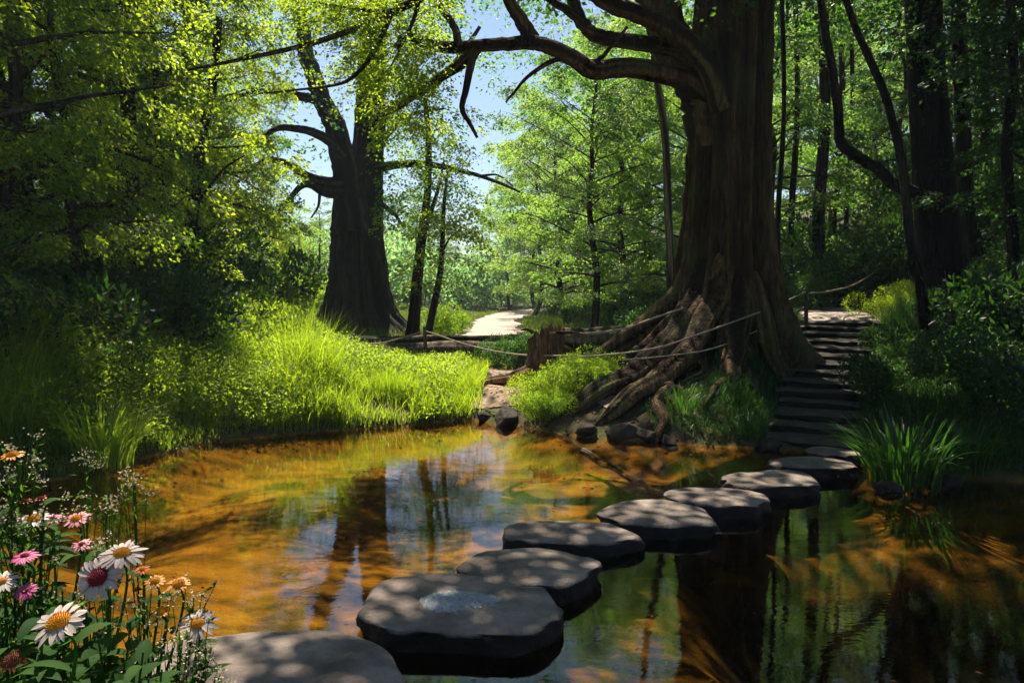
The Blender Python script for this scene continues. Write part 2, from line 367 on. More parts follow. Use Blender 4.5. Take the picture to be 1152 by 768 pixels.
def axis(lo, hi, step, far):
    a = list(np.arange(lo, hi + 1e-6, step)); s = step
    while a[-1] < far: s *= 1.18; a.append(a[-1] + s)
    s = step
    while a[0] > -far: s *= 1.18; a.insert(0, a[0] - s)
    return np.array(a)
gx = axis(-9, 13, .085, 900); gy = axis(-1, 19, .085, 900)
X, Y = np.meshgrid(gx, gy); Z = H(X, Y)
mb = MB(); mb.add(np.stack([X, Y, Z], -1).reshape(-1, 3), grid_faces(len(gy), len(gx)))
ground = mb.build('ground', M['ground']); tag(ground, 'dark leaf-littered forest floor with orange sand under the pond', kind='structure')

wx = np.linspace(-5.2, 10.2, 60); wy = np.linspace(-5.5, 11.2, 60); X, Y = np.meshgrid(wx, wy)
mb = MB(); mb.add(np.stack([X, Y, X * 0], -1).reshape(-1, 3), grid_faces(60, 60))
water = mb.build('water', M['water']); tag(water, 'still amber pond reflecting trees and sky', kind='structure')

def strip(name, pts, width, mat, label, off=.015, per=.25, nw=14):
    p = smooth_path(np.array(pts)[:, :2], 12); L = np.r_[0, np.cumsum(np.hypot(*np.diff(p, axis=0).T))]
    s = np.arange(0, L[-1], per); q = np.stack([np.interp(s, L, p[:, 0]), np.interp(s, L, p[:, 1])], -1)
    t = np.gradient(q, axis=0); t /= np.linalg.norm(t, axis=1)[:, None]; nrm = np.stack([t[:, 1], -t[:, 0]], -1)
    wl = np.interp(s / L[-1], np.linspace(0, 1, len(width)), width)
    u = np.linspace(-1, 1, nw)
    edge = 1 + .18 * vn(s[:, None] * 1.0, np.sign(u)[None] * 5 + 0 * s[:, None], 1.1)
    P = q[:, None] + nrm[:, None] * (u[None, :, None] * (wl[:, None] * edge)[..., None] / 2)
    Zp = H(P[..., 0], P[..., 1]) + off - .05 * (np.abs(u)[None] > .98) + .008 * vn(P[..., 0], P[..., 1], 6)
    mb = MB(); mb.add(np.concatenate([P, Zp[..., None]], -1).reshape(-1, 3), grid_faces(len(s), nw))
    return tag(mb.build(name, mat), label, kind='structure')
strip('road', ROAD, [2.1, 2.0, 2.0, 2.6, 2.6], M['gravel'], 'pale sunlit gravel lane beyond the fallen logs', .03)
strip('path', TOP_PATH, [1.5, 1.5, 1.6, 1.6], M['gravel'], 'reddish gravel path at the top of the stone steps', .02)
strip('sand_path', [(-.2, 10.55, 0), (.0, 11.6, 0), (.1, 13, 0), (-.3, 15.5, 0), (-.55, 18.3, 0)], [.9, 1.0, .9, .9, 1.6], M['dirt'], 'pale trodden sandy path from the pond under the logs', .012)
strip('dirt_slope', [(1.0, 10.0, 0), (2.2, 10.6, 0), (3.5, 10.75, 0)], [.9, 1.3, .9], M['dirt'], 'bare earth slope among the roots of the big tree', .012)

# ------------------------------------------------------------------ leaves
def norm(a): return a / (np.linalg.norm(a, axis=-1, keepdims=True) + 1e-9)
def add_leaves(mb, c_, d, nrm, L, W, tone, shape=4):
    """diamond (4) or pointed six-sided (6) leaves: base point c_, direction d, normal nrm"""
    d = norm(d); s = norm(np.cross(d, nrm)); n = np.cross(s, d)
    L = np.broadcast_to(L, (len(c_),))[:, None]; W = np.broadcast_to(W, (len(c_),))[:, None]
    if shape == 4:
        V = np.stack([c_, c_ + d * L * .45 + s * W * .5 + n * L * .06, c_ + d * L - n * L * .05, c_ + d * L * .45 - s * W * .5 + n * L * .06], 1)
        k = 4; F_ = np.arange(len(c_) * 4).reshape(-1, 4)
    else:
        V = np.stack([c_, c_ + d * L * .3 + s * W * .45 + n * L * .05, c_ + d * L * .68 + s * W * .36, c_ + d * L - n * L * .14,
                      c_ + d * L * .68 - s * W * .36, c_ + d * L * .3 - s * W * .45 + n * L * .05], 1)
        k = 6; b0 = np.arange(len(c_))[:, None] * 6
        F_ = np.concatenate([b0 + np.array([[0, 1, 2, 3]]), b0 + np.array([[0, 3, 4, 5]])])
    mb.add(V.reshape(-1, 3), F_, np.repeat(tone, k))
def spray(mb, rng, base, out, Rr, n, leaf, droop=.35, tone0=.5, shape=4, thick=.10, spread=1.15):
    """one flat fan of leaves such as a beech twig carries"""
    out = np.asarray(out, float); o2 = norm(np.array([out[0], out[1], 0.0]) + 1e-6); az = math.atan2(o2[1], o2[0])
    a = az + rng.normal(0, spread * .55, n); r = Rr * np.sqrt(rng.uniform(.01, 1, n))
    slope = out[2] / (math.hypot(out[0], out[1]) + .25)
    p = np.stack([np.cos(a) * r, np.sin(a) * r, r * np.clip(slope, -.8, 1.2) * .6 - droop * r * r / Rr + rng.normal(0, thick * Rr, n)], -1) + base
    la = a + rng.normal(0, .6, n)
    d = np.stack([np.cos(la), np.sin(la), -.45 + rng.normal(0, .4, n)], -1)
    nr = np.stack([rng.normal(0, .75, n), rng.normal(0, .75, n), np.ones(n)], -1)
    L = leaf * rng.uniform(.7, 1.25, n)
    add_leaves(mb, p, d, nr, L, L * .62, np.clip(tone0 + rng.normal(0, .22, n), 0, 1), shape)

def tree_mesh(seed, Ht, r0, z0, spread, nl, ns, nleaf, leaf, lean=(0, 0), droop=.35, up=.35, stems=1, shape=4, top_taper=1.0, sprayR=.6):
    rng = np.random.default_rng(seed); wood = MB(); lv = MB()
    for st in range(stems):
        ang = rng.uniform(0, 6.28); off = np.array([math.cos(ang), math.sin(ang)]) * (.25 * st)
        k = 9; zs = np.linspace(-.15, Ht, k); wob = np.cumsum(rng.normal(0, .017 * Ht, (k, 2)), axis=0); wob[0] = 0
        pts = np.stack([off[0] * (1 + zs / Ht * 4) + wob[:, 0] + lean[0] * zs, off[1] * (1 + zs / Ht * 4) + wob[:, 1] + lean[1] * zs, zs], -1)
        path = smooth_path(pts, 4); tt = np.linspace(0, 1, len(path))
        rad = r0 * (1 - .85 * tt) * (1 + .7 * np.exp(-tt * 30)) + .01
        tube(wood, path, rad, 10, .05)
        for i in range(nl // stems):
            f = z0 + (1 - z0) * ((i + rng.uniform(0, 1)) / (nl // stems)) ** .9; f = min(f, .985)
            b0 = np.array([np.interp(f, tt, path[:, j]) for j in range(3)])
            g = (f - z0) / (1 - z0)
            Ll = spread * (.42 + .58 * math.sin(math.pi * min(1, (.22 + .78 * g)) ** top_taper) ** .6) * rng.uniform(.65, 1.15)
            az = i * 2.4 + rng.normal(0, .5); el = up * (.3 + g) + rng.normal(0, .15)
            m = 6; s = np.linspace(0, 1, m)
            az_s = az + np.cumsum(rng.normal(0, .12, m))
            q = b0 + np.stack([np.cos(az_s) * s * Ll, np.sin(az_s) * s * Ll, np.sin(el) * s * Ll - .16 * Ll * s ** 2.2 * (1 - g) + 0 * s], -1)
            lr = r0 * (1 - .85 * f) * .42
            tube(wood, q, lr * (1 - .85 * s) + .004, 5, .04, cap=False)
            for j in range(ns):
                sp = rng.uniform(.22, 1.0) if j else 1.0
                bp = np.array([np.interp(sp, s, q[:, a]) for a in range(3)])
                side = az + rng.choice([-1, 1]) * rng.uniform(.2, 1.1) * (1.25 - sp)
                Lt = rng.uniform(.3, .9) * sprayR * (1.3 - sp * .6) * 1.2
                bq = bp + np.array([math.cos(side), math.sin(side), rng.normal(.05, .22)]) * Lt
                if ns < 14: tube(wood, np.array([bp, (bp + bq) / 2 + [0, 0, .04], bq]), [lr * .22 + .004, lr * .12 + .003, .003], 3, cap=False)
                spray(lv, rng, bq, (math.cos(side), math.sin(side), .1), sprayR * rng.uniform(.6, 1.2), nleaf, leaf, droop, .25 + .5 * rng.uniform(), shape)
    return wood, lv
VAR = {}
def variant(key, seeds, barkm, leafm, **kw):
    VAR[key] = []
    for s in seeds:
        w, l = tree_mesh(s, **kw)
        VAR[key].append((w.mesh('trunk', M[barkm]), l.mesh('crown', M[leafm], smooth=False), kw['Ht']))
variant('near', (11, 12, 13), 'bark_tree', 'leaf_near', Ht=10, r0=.16, z0=.10, spread=3.0, nl=34, ns=11, nleaf=98, leaf=.072, droop=.5, up=.35, sprayR=.62)
variant('mid', (21, 22, 23), 'bark_tree', 'leaf_mid', Ht=13, r0=.20, z0=.14, spread=3.6, nl=44, ns=12, nleaf=74, leaf=.12, droop=.45, up=.75, sprayR=.8)
variant('light', (31, 32), 'bark_tree', 'leaf_gold', Ht=9, r0=.15, z0=.30, spread=2.1, nl=22, ns=6, nleaf=36, leaf=.12, droop=.3, up=.7, sprayR=.6)
variant('far', (41, 42, 43), 'bark_pale', 'leaf_far', Ht=15, r0=.18, z0=.12, spread=3.6, nl=34, ns=9, nleaf=52, leaf=.22, droop=.4, up=.5, sprayR=1.1)
variant('high', (51, 52), 'bark_tree', 'leaf_dark', Ht=16, r0=.22, z0=.24, spread=4.0, nl=36, ns=9, nleaf=60, leaf=.15, droop=.4, up=.4, sprayR=.8)
def plant_tree(key, i, x, y, Ht, label, group, rz=None, name='forest_tree', cat='tree', tilt=(0, 0), leafm=None, wide=1.0):
    w, l, h0 = VAR[key][i % len(VAR[key])]
    s = Ht / h0
    t = thing(name, label, cat, (x, y, hz(x, y) - .03), group, random.uniform(0, 6.28) if rz is None else rz)
    t.rotation_euler = (tilt[0], tilt[1], t.rotation_euler[2]); t.scale = (s * wide, s * wide, s)
    link(bpy.data.objects.new('trunk', w), t); link(bpy.data.objects.new('crown', l), t)
    return t
ORD = ['first', 'second', 'third', 'fourth', 'fifth', 'sixth', 'seventh', 'eighth', 'ninth', 'tenth', 'eleventh', 'twelfth', 'thirteenth', 'fourteenth', 'fifteenth', 'sixteenth', 'seventeenth', 'eighteenth', 'nineteenth', 'twentieth', 'twenty-first', 'twenty-second', 'twenty-third', 'twenty-fourth', 'twenty-fifth', 'twenty-sixth', 'twenty-seventh', 'twenty-eighth', 'twenty-ninth', 'thirtieth', 'thirty-first', 'thirty-second']
def row(specs, text, group, key, **kw):
    """specs: (px, Y, py of the top); each tree stands at its own distance"""
    for i, (px, Yd, pt) in enumerate(sorted(specs)):
        p = at_y(px, 340, Yd); g = hz(p.x, Yd); top = at_y(px, pt, Yd).z
        plant_tree(key, i, p.x, Yd, max(3.0, top - g), text % ORD[i], group, **kw)

# ------------------------------------------------------------------ giant trees
def giant_trunk(mb, base, prof, seed, flare=.0, nr=150, ns=150, ridge=1.0, nb=9, lean=(0, 0)):
    """prof: list of (z above base, radius, dx); fluted trunk with buttress lobes near the ground"""
    rng = np.random.default_rng(seed)
    prof = np.array(prof, float); z = prof[0, 0] + (prof[-1, 0] - prof[0, 0]) * np.linspace(0, 1, nr) ** 1.35
    r = np.interp(z, prof[:, 0], prof[:, 1]); k = np.ones(7) / 7; r = np.convolve(np.pad(r, 3, 'edge'), k, 'valid')
    dx = np.convolve(np.pad(np.interp(z, prof[:, 0], prof[:, 2]), 9, 'edge'), np.ones(19) / 19, 'valid')
    th = np.linspace(0, 2 * np.pi, ns, endpoint=False); T, Zg = np.meshgrid(th, z)
    warp = .22 * vn(np.cos(T) * 1.3 + 5, Zg * .35 + np.sin(T) * 1.3, 1.0) + .06 * Zg * .3
    disp = 0
    for n_, a in ((nb, .075), (nb * 2 + 1, .045), (nb * 4 + 1, .028), (nb * 7, .016)):
        ph = rng.uniform(0, 6.28); w2 = T + warp * (1 + 3.0 / n_) + .10 * vn(T * 0 + n_, Zg, .9)
        amp = .65 + .6 * vn(np.cos(T) * 2 + n_ * 3, np.sin(T) * 2 + Zg * .5, 1.0)
        disp = disp + a * (1.0 - 2 * np.abs(np.sin(w2 * n_ / 2 + ph)) ** .6) * amp
    low = np.exp(-np.maximum(Zg, 0) / .9)
    lobes = sum(np.maximum(0, np.cos(T - a)) ** 10 * k_ for a, k_ in [(rng.uniform(0, 6.28), rng.uniform(.5, 1.2)) for _ in range(9)])
    RR = r[:, None] * (1 + ridge * disp * (1 + .9 * low)) + flare * low ** 1.6 * (.25 + lobes)
    V = np.stack([base[0] + dx[:, None] + lean[0] * Zg + RR * np.cos(T), base[1] + lean[1] * Zg + RR * np.sin(T), base[2] + Zg], -1)
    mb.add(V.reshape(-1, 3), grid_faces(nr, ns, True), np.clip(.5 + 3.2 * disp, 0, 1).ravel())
def limb_px(mb, pts, Y0, Y1, r0, r1, sides=26, bmp=.05):
    """limb through picture points, its depth running from Y0 to Y1 (metres from the camera)"""
    n = len(pts); P = np.array([at_y(px, py, Y0 + (Y1 - Y0) * i / (n - 1)) for i, (px, py) in enumerate(pts)])
    path = smooth_path(P, 7); t = np.linspace(0, 1, len(path))
    path[1:-1] += RNG.normal(0, r1 * .10, (len(path) - 2, 3))
    tube(mb, path, r0 + (r1 - r0) * t ** .8, sides, bmp); return path
def root_path(mb, pts, r0, r1, lift=.3, sides=26, flatn=.85):
    """root running over the ground: pts are (x, y, extra lift)"""
    p = smooth_path(np.array(pts, float), 8); z = H(p[:, 0], p[:, 1]); z = np.maximum(z, -.05); t = np.linspace(0, 1, len(p)); r = r0 + (r1 - r0) * t ** .7
    r = r * (1 - .7 * ss(.82, 1, t)); q = np.stack([p[:, 0] + .03 * vn(t * 9, t * 0 + pts[0][0]), p[:, 1], z + r * lift + p[:, 2] - .07 * ss(.86, 1, t)], -1)
    k = np.ones(5) / 5; q[:, 2] = np.convolve(np.pad(q[:, 2], 2, 'edge'), k, 'valid')
    tube(mb, q, r * (1 + .10 * vn(t * 14, t * 0 + pts[0][1], 1)), sides, .11, flat=1.0)

# ---- right giant
RB = Vector((3.22, 12.0, 0)); RB.z = 0.75
g = thing('giant_tree', 'huge fluted brown tree trunk with spreading roots beside the stone steps', 'tree', RB, 'giant old trees')
mb = MB()
PR = [(-.7, 1.15, .0), (-.2, 1.0, .0), (.3, .86, .0), (.75, .77, 0), (1.3, .70, -.02), (2.2, .63, 0), (3.4, .575, .02), (5.0, .56, .04), (7.5, .52, .05), (11, .40, .1), (15, .2, .2)]
giant_trunk(mb, RB, PR, 5, flare=.26, ridge=1.5, nr=230, ns=288)
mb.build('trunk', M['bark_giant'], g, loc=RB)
def rootobj(parent, base, *paths):
    m_ = MB()
    for pts, r0, r1, lift in paths: root_path(m_, pts, r0, r1, lift)
    m_.build('root', M['bark_giant'], parent, loc=base)
rootobj(g, RB, ([(3.05, 11.8, 1.0), (2.68, 11.5, .52), (2.2, 11.0, .28), (1.6, 10.45, .12), (1.0, 9.98, .05), (.42, 9.72, .0)], .40, .09, .35))
rootobj(g, RB, ([(3.05, 11.65, .85), (2.78, 11.25, .45), (2.4, 10.7, .22), (1.85, 10.1, .09), (1.35, 9.6, .04), (.88, 9.32, 0)], .34, .08, .35), ([(2.0, 9.9, .02), (1.75, 9.5, .02), (1.75, 9.1, 0), (1.55, 8.85, 0)], .12, .05, .3))
rootobj(g, RB, ([(3.0, 12.1, 1.0), (2.55, 12.05, .55), (2.0, 11.95, .34), (1.45, 12.1, .2), (.95, 12.4, .1), (.5, 12.6, .02)], .38, .09, .4))
rootobj(g, RB, ([(2.9, 11.8, .75), (2.5, 11.6, .42), (2.0, 11.35, .24), (1.5, 11.25, .12), (1.1, 11.0, .02), (.7, 10.8, 0)], .26, .05, .3))
rootobj(g, RB, ([(3.2, 11.6, .8), (3.1, 11.15, .34), (2.95, 10.6, .08), (2.8, 10.1, 0), (2.45, 9.6, -.02), (2.1, 9.2, -.03)], .30, .05, .3))
rootobj(g, RB, ([(3.45, 11.6, .7), (3.6, 11.2, .22), (3.75, 10.8, .0), (3.68, 10.3, -.01), (3.5, 9.9, -.03)], .26, .04, .3))
rootobj(g, RB, ([(3.65, 11.9, .6), (3.95, 11.8, .2), (4.2, 11.72, .0), (4.5, 11.9, -.10)], .30, .08, .3))
rootobj(g, RB, ([(2.9, 11.25, .3), (2.55, 10.8, .05), (2.5, 10.35, .02), (2.15, 10.1, 0), (1.9, 9.6, 0), (1.95, 9.2, 0)], .13, .04, .4))
tips = []
def limbobj(parent, base, mat, specs):
    m_ = MB()
    for pts, Y0, Y1, r0, r1 in specs: tips.append(limb_px(m_, pts, Y0, Y1, r0, r1))
    m_.build('limb', mat, parent, loc=base)
bgm = M['bark_giant']
limbobj(g, RB, bgm, [([(806, 165), (790, 105), (768, 72), (745, 20), (722, -40), (700, -130)], 12.0, 11.9, .40, .22)])
limbobj(g, RB, bgm, [([(812, 120), (795, 75), (767, 42), (731, 21), (686, 5), (650, -20)], 11.6, 10.8, .20, .085)])
limbobj(g, RB, bgm, [([(800, 85), (768, 58), (728, 50), (690, 45), (660, 33), (645, 0), (635, -40)], 11.8, 11.2, .15, .07), ([(668, 38), (640, 14), (612, -6), (580, -40)], 11.3, 11.0, .07, .04)])
limbobj(g, RB, bgm, [([(800, 115), (775, 92), (749, 83), (710, 76), (668, 79), (647, 67), (619, 53), (594, 48), (552, 51), (503, 54), (478, 49), (457, 41), (447, 53)], 11.8, 10.6, .19, .045),
                     ([(600, 49), (587, 25), (573, 0), (560, -35)], 11.3, 11.1, .12, .07), ([(538, 53), (531, 68), (524, 102), (520, 123), (529, 140), (537, 155)], 11.0, 10.9, .075, .018),
                     ([(533, 54), (520, 70), (500, 84), (471, 104), (446, 122), (425, 132)], 11.0, 11.2, .10, .03), ([(517, 52), (510, 28), (498, 12), (489, -10)], 10.9, 10.8, .06, .035)])
limbobj(g, RB, bgm, [([(648, 66), (626, 67), (605, 78), (590, 90), (580, 102), (569, 115)], 11.4, 11.2, .05, .012), ([(660, 72), (675, 66), (690, 50), (706, 30)], 11.4, 11.2, .04, .02)])
limbobj(g, RB, bgm, [([(560, -60), (500, -20), (468, 0), (440, 14), (400, 32), (351, 49), (281, 65), (211, 79)], 11.0, 9.5, .09, .015),
                     ([(440, 14), (432, 35), (415, 67), (395, 88), (370, 97), (299, 105)], 10.3, 10.0, .045, .012), ([(470, 0), (467, 18), (455, 45), (440, 75)], 10.5, 10.4, .04, .01), ([(438, 14), (415, 12), (385, 8), (350, 2)], 10.3, 10.0, .03, .012)])
# leaves carried by its limbs, and the high crown, filled out with unseen sprays added for shade
lv = MB(); rng = np.random.default_rng(91)
def spray_px(px0, px1, py0, py1, Y0, Y1, n, Rr=.40, nl=125, leaf=.046, keep=None):
    for _ in range(n):
        px, py = rng.uniform(px0, px1), rng.uniform(py0, py1)
        if keep and not keep(px, py): continue
        p = at_y(px, py, rng.uniform(Y0, Y1)); a = rng.uniform(0, 6.28)
        spray(lv, rng, np.array(p), (math.cos(a), math.sin(a), -.2), Rr * rng.uniform(.6, 1.2), nl, leaf, .7, .5 + .4 * rng.uniform(), 4, .12, 1.6)
spray_px(300, 500, -40, 165, 9.8, 12.0, 300, .36, keep=lambda x, y: y < 150 - abs(x - 440) * (1.35 if x < 440 else .9))
spray_px(275, 330, 110, 200, 9.8, 10.6, 7, .22, keep=lambda x, y: abs((y - 130) - (x - 285) * 1.1) < 22)
spray_px(240, 420, -60, 70, 9.4, 10.6, 34)
spray_px(430, 500, 60, 170, 10.6, 11.6, 9, .35)
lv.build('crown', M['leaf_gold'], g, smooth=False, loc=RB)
lv = MB()
for _ in range(760):      # the high crown, above the frame
    a = rng.uniform(0, 6.28); rr = 8.2 * math.sqrt(rng.uniform(.02, 1)); zc = 8.6 + rng.uniform(0, 6.0) * (1 - rr / 11)
    x, y = RB.x + 2.2 + rr * math.cos(a), RB.y + 1.2 + rr * math.sin(a) * .95
    if x < -.4 + .9 * vn(y, zc, .4): continue
    spray(lv, rng, np.array((x, y, zc)), (math.cos(a), math.sin(a), 0), rng.uniform(.8, 1.3), 60, .16, .3, .3 + .4 * rng.uniform(), 4, .1, 2.5)
for _ in range(260):  # unseen sprays added to keep the right of the pond dark
    x, y = rng.uniform(3.0, 13), rng.uniform(7.5, 14); spray(lv, rng, np.array((x, y, rng.uniform(9, 13))), (1, rng.uniform(-1, 1), 0), 1.1, 60, .16, .3, .5, 4, .1, 2.5)
for _ in range(300):  # more unseen sprays, added to shade the right bank
    x, y = rng.uniform(4.5, 13.5), rng.uniform(12, 19.5); spray(lv, rng, np.array((x, y, rng.uniform(10, 14))), (1, rng.uniform(-1, 1), 0), 1.2, 60, .17, .3, .5, 4, .1, 2.5)
for _ in range(56):  # unseen sprays added to shade the flat rock and nearest stone
    x, y = rng.uniform(-2.0, -.3), rng.uniform(8.4, 11.6); spray(lv, rng, np.array((x, y, rng.uniform(8.6, 11))), (-1, rng.uniform(-1, 1), 0), 1.0, 60, .16, .3, .5, 4, .1, 2.5)
spray_px(765, 850, -60, 12, 10.9, 11.6, 9, .4, 60, .08)
lv.build('shade_canopy', M['leaf_dark'], g, smooth=False, loc=RB)

# ---- left giant
LB = Vector((-4.6, 24.0, .32)); lt = thing('giant_tree', 'huge grey twin-stemmed tree behind the fallen log on the left', 'tree', LB, 'giant old trees')
mb = MB()
giant_trunk(mb, LB, [(-.4, 1.75, .1), (0, 1.5, .08), (.4, 1.2, .04), (1.0, .98, 0), (1.8, .87, 0), (2.8, .78, -.02), (4.2, .72, -.03), (5.0, .60, .15), (5.6, .46, .36), (7.5, .42, .45), (10, .40, .55), (13, .3, .7), (16, .12, .8)], 8, flare=.7, nb=11, ridge=1.4, nr=200, ns=220)
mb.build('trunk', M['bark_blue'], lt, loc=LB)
mb = MB(); limb_px(mb, [(398, 262), (392, 215), (385, 175), (376, 140), (362, 110), (345, 60), (335, 0), (330, -60)], 23.6, 23.6, .50, .16, 20); mb.build('stem', M['bark_blue'], lt, loc=LB)
bb = M['bark_blue']
limbobj(lt, LB, bb, [([(380, 150), (365, 118), (335, 108), (310, 104), (285, 103), (260, 112)], 23.6, 22, .20, .04)])
limbobj(lt, LB, bb, [([(385, 175), (372, 160), (355, 150), (335, 145), (310, 145), (288, 160), (262, 168)], 23.4, 21.5, .20, .03)])
limbobj(lt, LB, bb, [([(385, 205), (368, 205), (345, 198), (325, 185), (300, 180), (280, 195), (255, 215)], 23.4, 21.5, .20, .03)])
limbobj(lt, LB, bb, [([(385, 218), (365, 216), (350, 208), (338, 210), (322, 228), (305, 248), (290, 262)], 23.3, 22, .17, .03), ([(360, 213), (358, 232), (350, 245)], 23.2, 22.8, .06, .02)])
limbobj(lt, LB, bb, [([(425, 190), (440, 186), (470, 184), (500, 188), (530, 195), (562, 206), (585, 216)], 23.6, 22, .15, .03), ([(540, 198), (560, 197), (578, 210)], 22.2, 22, .04, .015)])
limbobj(lt, LB, bb, [([(420, 150), (435, 128), (455, 112), (490, 95), (520, 60), (540, 30)], 23.8, 23, .2, .05), ([(425, 170), (437, 150), (460, 130), (500, 122)], 23.5, 23, .12, .03)])
limbobj(lt, LB, bb, [([(430, 230), (445, 242), (452, 252), (462, 255)], 23.3, 22.8, .08, .02)])
lv = MB()
def sp2(px0, px1, py0, py1, n, Rr=.8, nl=45, leaf=.12, keep=None):
    for _ in range(n):
        px, py = rng.uniform(px0, px1), rng.uniform(py0, py1)
        if keep and not keep(px, py): continue
        p = at_y(px, py, rng.uniform(21.5, 25.5)); a = rng.uniform(0, 6.28)
        spray(lv, rng, np.array(p), (math.cos(a), math.sin(a), -.1), Rr * rng.uniform(.6, 1.2), nl, leaf, .5, .4 * rng.uniform(), 4, .14, 2)
sp2(240, 375, 20, 290, 36, .7, 30)
sp2(430, 560, 40, 150, 40, .7, 34, keep=lambda x, y: x < 500 or y < 80)
sp2(440, 585, 170, 240, 16, .6, 22)
sp2(470, 700, -30, 75, 60, .7, 36)
sp2(560, 690, 60, 125, 26, .6, 36)
sp2(425, 520, 110, 260, 26, .7, 36)
for _ in range(230):
    a = rng.uniform(0, 6.28); rr = 7 * math.sqrt(rng.uniform(.02, 1))
    x, y = LB.x + rr * math.cos(a), LB.y + rr * math.sin(a); 
    if x > LB.x + 2.5 or y < LB.y - 2.5: continue
    spray(lv, rng, np.array((x, y, 11.2 + rng.uniform(0, 6) * (1 - rr / 10))), (math.cos(a), math.sin(a), 0), rng.uniform(.7, 1.3), 45, .17, .3, .3 + .4 * rng.uniform(), 4, .1, 2.5)
lv.build('crown', M['leaf_mid'], lt, smooth=False, loc=LB)

# ------------------------------------------------------------------ forest
# near trees on the left
Ltrees = [(-75, 8.6, 9.5, .75), (25, 11.0, 10.5, .72), (78, 10.4, 8.5, .6), (150, 15.2, 13, .7), (186, 17.0, 12, .7), (212, 18.0, 11.5, .7), (238, 19.5, 11, .7), (-150, 8.0, 9, .9), (-160, 11.5, 12, .9), (5, 14.5, 12, .9), (75, 16, 13, .9), (120, 18, 13, .9)]
for i, (px, Yd, Hh, wd) in enumerate(sorted(Ltrees)):
    p = at_y(px, 340, Yd)
    plant_tree('near', i, p.x, Yd, Hh, 'dark leafy tree of the thicket behind the left bank, %s from the left edge' % ORD[i], 'leafy trees on the left bank', name='leafy_tree', wide=wd)
row([(20, 24, -60), (90, 22, 30), (150, 26, 70), (200, 23, 110), (245, 27, 60), (-80, 20, -80), (275, 30, 120), (-180, 26, -60)], 'tree in the shaded row behind the left thicket, %s from the left', 'shaded trees deep on the left', 'mid')
row([(300, 38, 225), (338, 36, 245), (352, 33, 235), (373, 42, 250)], 'thin hazy meadow tree left of the grey giant trunk, %s from the left', 'thin hazy trees behind the left giant', 'light')
row([(667, 24, 70), (598, 40, 175), (640, 33, 120), (705, 31, 50), (755, 27, 20), (735, 38, 40)], 'layered green tree on the slope between lane and big trunk, %s from the left', 'trees on the slope right of the lane', 'mid')
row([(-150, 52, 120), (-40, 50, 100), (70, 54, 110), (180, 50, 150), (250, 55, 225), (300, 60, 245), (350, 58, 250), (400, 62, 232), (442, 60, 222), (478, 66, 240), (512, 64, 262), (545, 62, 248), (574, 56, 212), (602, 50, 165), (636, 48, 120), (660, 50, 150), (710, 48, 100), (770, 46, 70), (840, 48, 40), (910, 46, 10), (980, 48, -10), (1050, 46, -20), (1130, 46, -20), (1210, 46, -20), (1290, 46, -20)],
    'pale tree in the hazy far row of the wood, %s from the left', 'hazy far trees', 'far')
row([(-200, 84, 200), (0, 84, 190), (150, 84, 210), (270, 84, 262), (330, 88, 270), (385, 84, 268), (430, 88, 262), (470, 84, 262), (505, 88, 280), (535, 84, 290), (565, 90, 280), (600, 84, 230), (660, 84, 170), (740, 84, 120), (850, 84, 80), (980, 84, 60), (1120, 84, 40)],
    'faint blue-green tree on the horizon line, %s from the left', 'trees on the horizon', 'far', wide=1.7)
row([(885, 24, -30), (945, 30, 0), (905, 38, 10), (975, 36, 0)], 'green tree on the slope above the steps, %s from the left', 'trees above the steps', 'mid')
row([(1010, 24, -40), (1090, 25, -60), (1150, 20, -90), (1240, 22, -90), (1060, 33, -60)], 'dark tree on the slope behind the massive black trunk, %s from the left', 'dark trees above the steps', 'high')
row([(1150, 14.5, -150), (1230, 12.5, -160), (1180, 10.5, -260), (1330, 11, -200), (1390, 9, -250)], 'dark tree standing over the right bank, %s from the left', 'dark trees over the right bank', 'high')

# individual trunks on the right
def solo(name, label, base_px, Yd, pts, r0, r1, extra=(), crown=None, mat='bark_dark', Y1=None, group=None, leafm='leaf_dark'):
    p = at_y(base_px[0], base_px[1], Yd); loc = Vector((p.x, Yd, hz(p.x, Yd) - .1))
    t = thing(name, label, 'tree', loc, group)
    m_ = MB(); P = [loc] + [at_y(a, b, Yd + ((Y1 or Yd) - Yd) * (i + 1) / len(pts)) for i, (a, b) in enumerate(pts)]
    path = smooth_path(np.array(P), 8); tt = np.linspace(0, 1, len(path)); tube(m_, path, (r0 + (r1 - r0) * tt) * (1 + .5 * np.exp(-tt * 25)), 16, .05)
    m_.build('trunk', M[mat], t, loc=loc)
    for sp in extra:
        m_ = MB(); limb_px(m_, *sp, 8, .05); m_.build('branch', M[mat], t, loc=loc)
    if crown:
        m_ = MB()
        for (x0, x1, y0, y1, n, Rr, nl, lf, k) in crown:
            for _ in range(n):
                q = at_y(rng.uniform(x0, x1), rng.uniform(y0, y1), Yd + rng.uniform(-1.6, 1.2)); a = rng.uniform(0, 6.28)
                spray(m_, rng, np.array(q), (math.cos(a), math.sin(a), -.2), Rr * rng.uniform(.6, 1.2), nl, lf, .55, k * rng.uniform(), 4, .1, 1.4)
        m_.build('crown', M[leafm], t, smooth=False, loc=loc)
    return t
solo('dark_tree', 'massive black trunk right of the steps with a bent bough', (1062, 350), 13, [(1055, 280), (1048, 180), (1042, 80), (1036, -60), (1030, -300)], .36, .22,
     extra=[([(1045, 235), (1036, 220), (1020, 214), (1003, 206), (990, 192), (975, 182), (958, 172), (945, 158), (943, 130), (938, 90), (931, 50), (924, 5), (918, -60)], 12.9, 11.6, .12, .05)],
     crown=[(900, 1240, -420, -150, 60, .9, 60, .12, .8), (1030, 1160, -40, 25, 20, .5, 60, .08, .7), (1020, 1150, 20, 120, 16, .4, 70, .07, .8)])
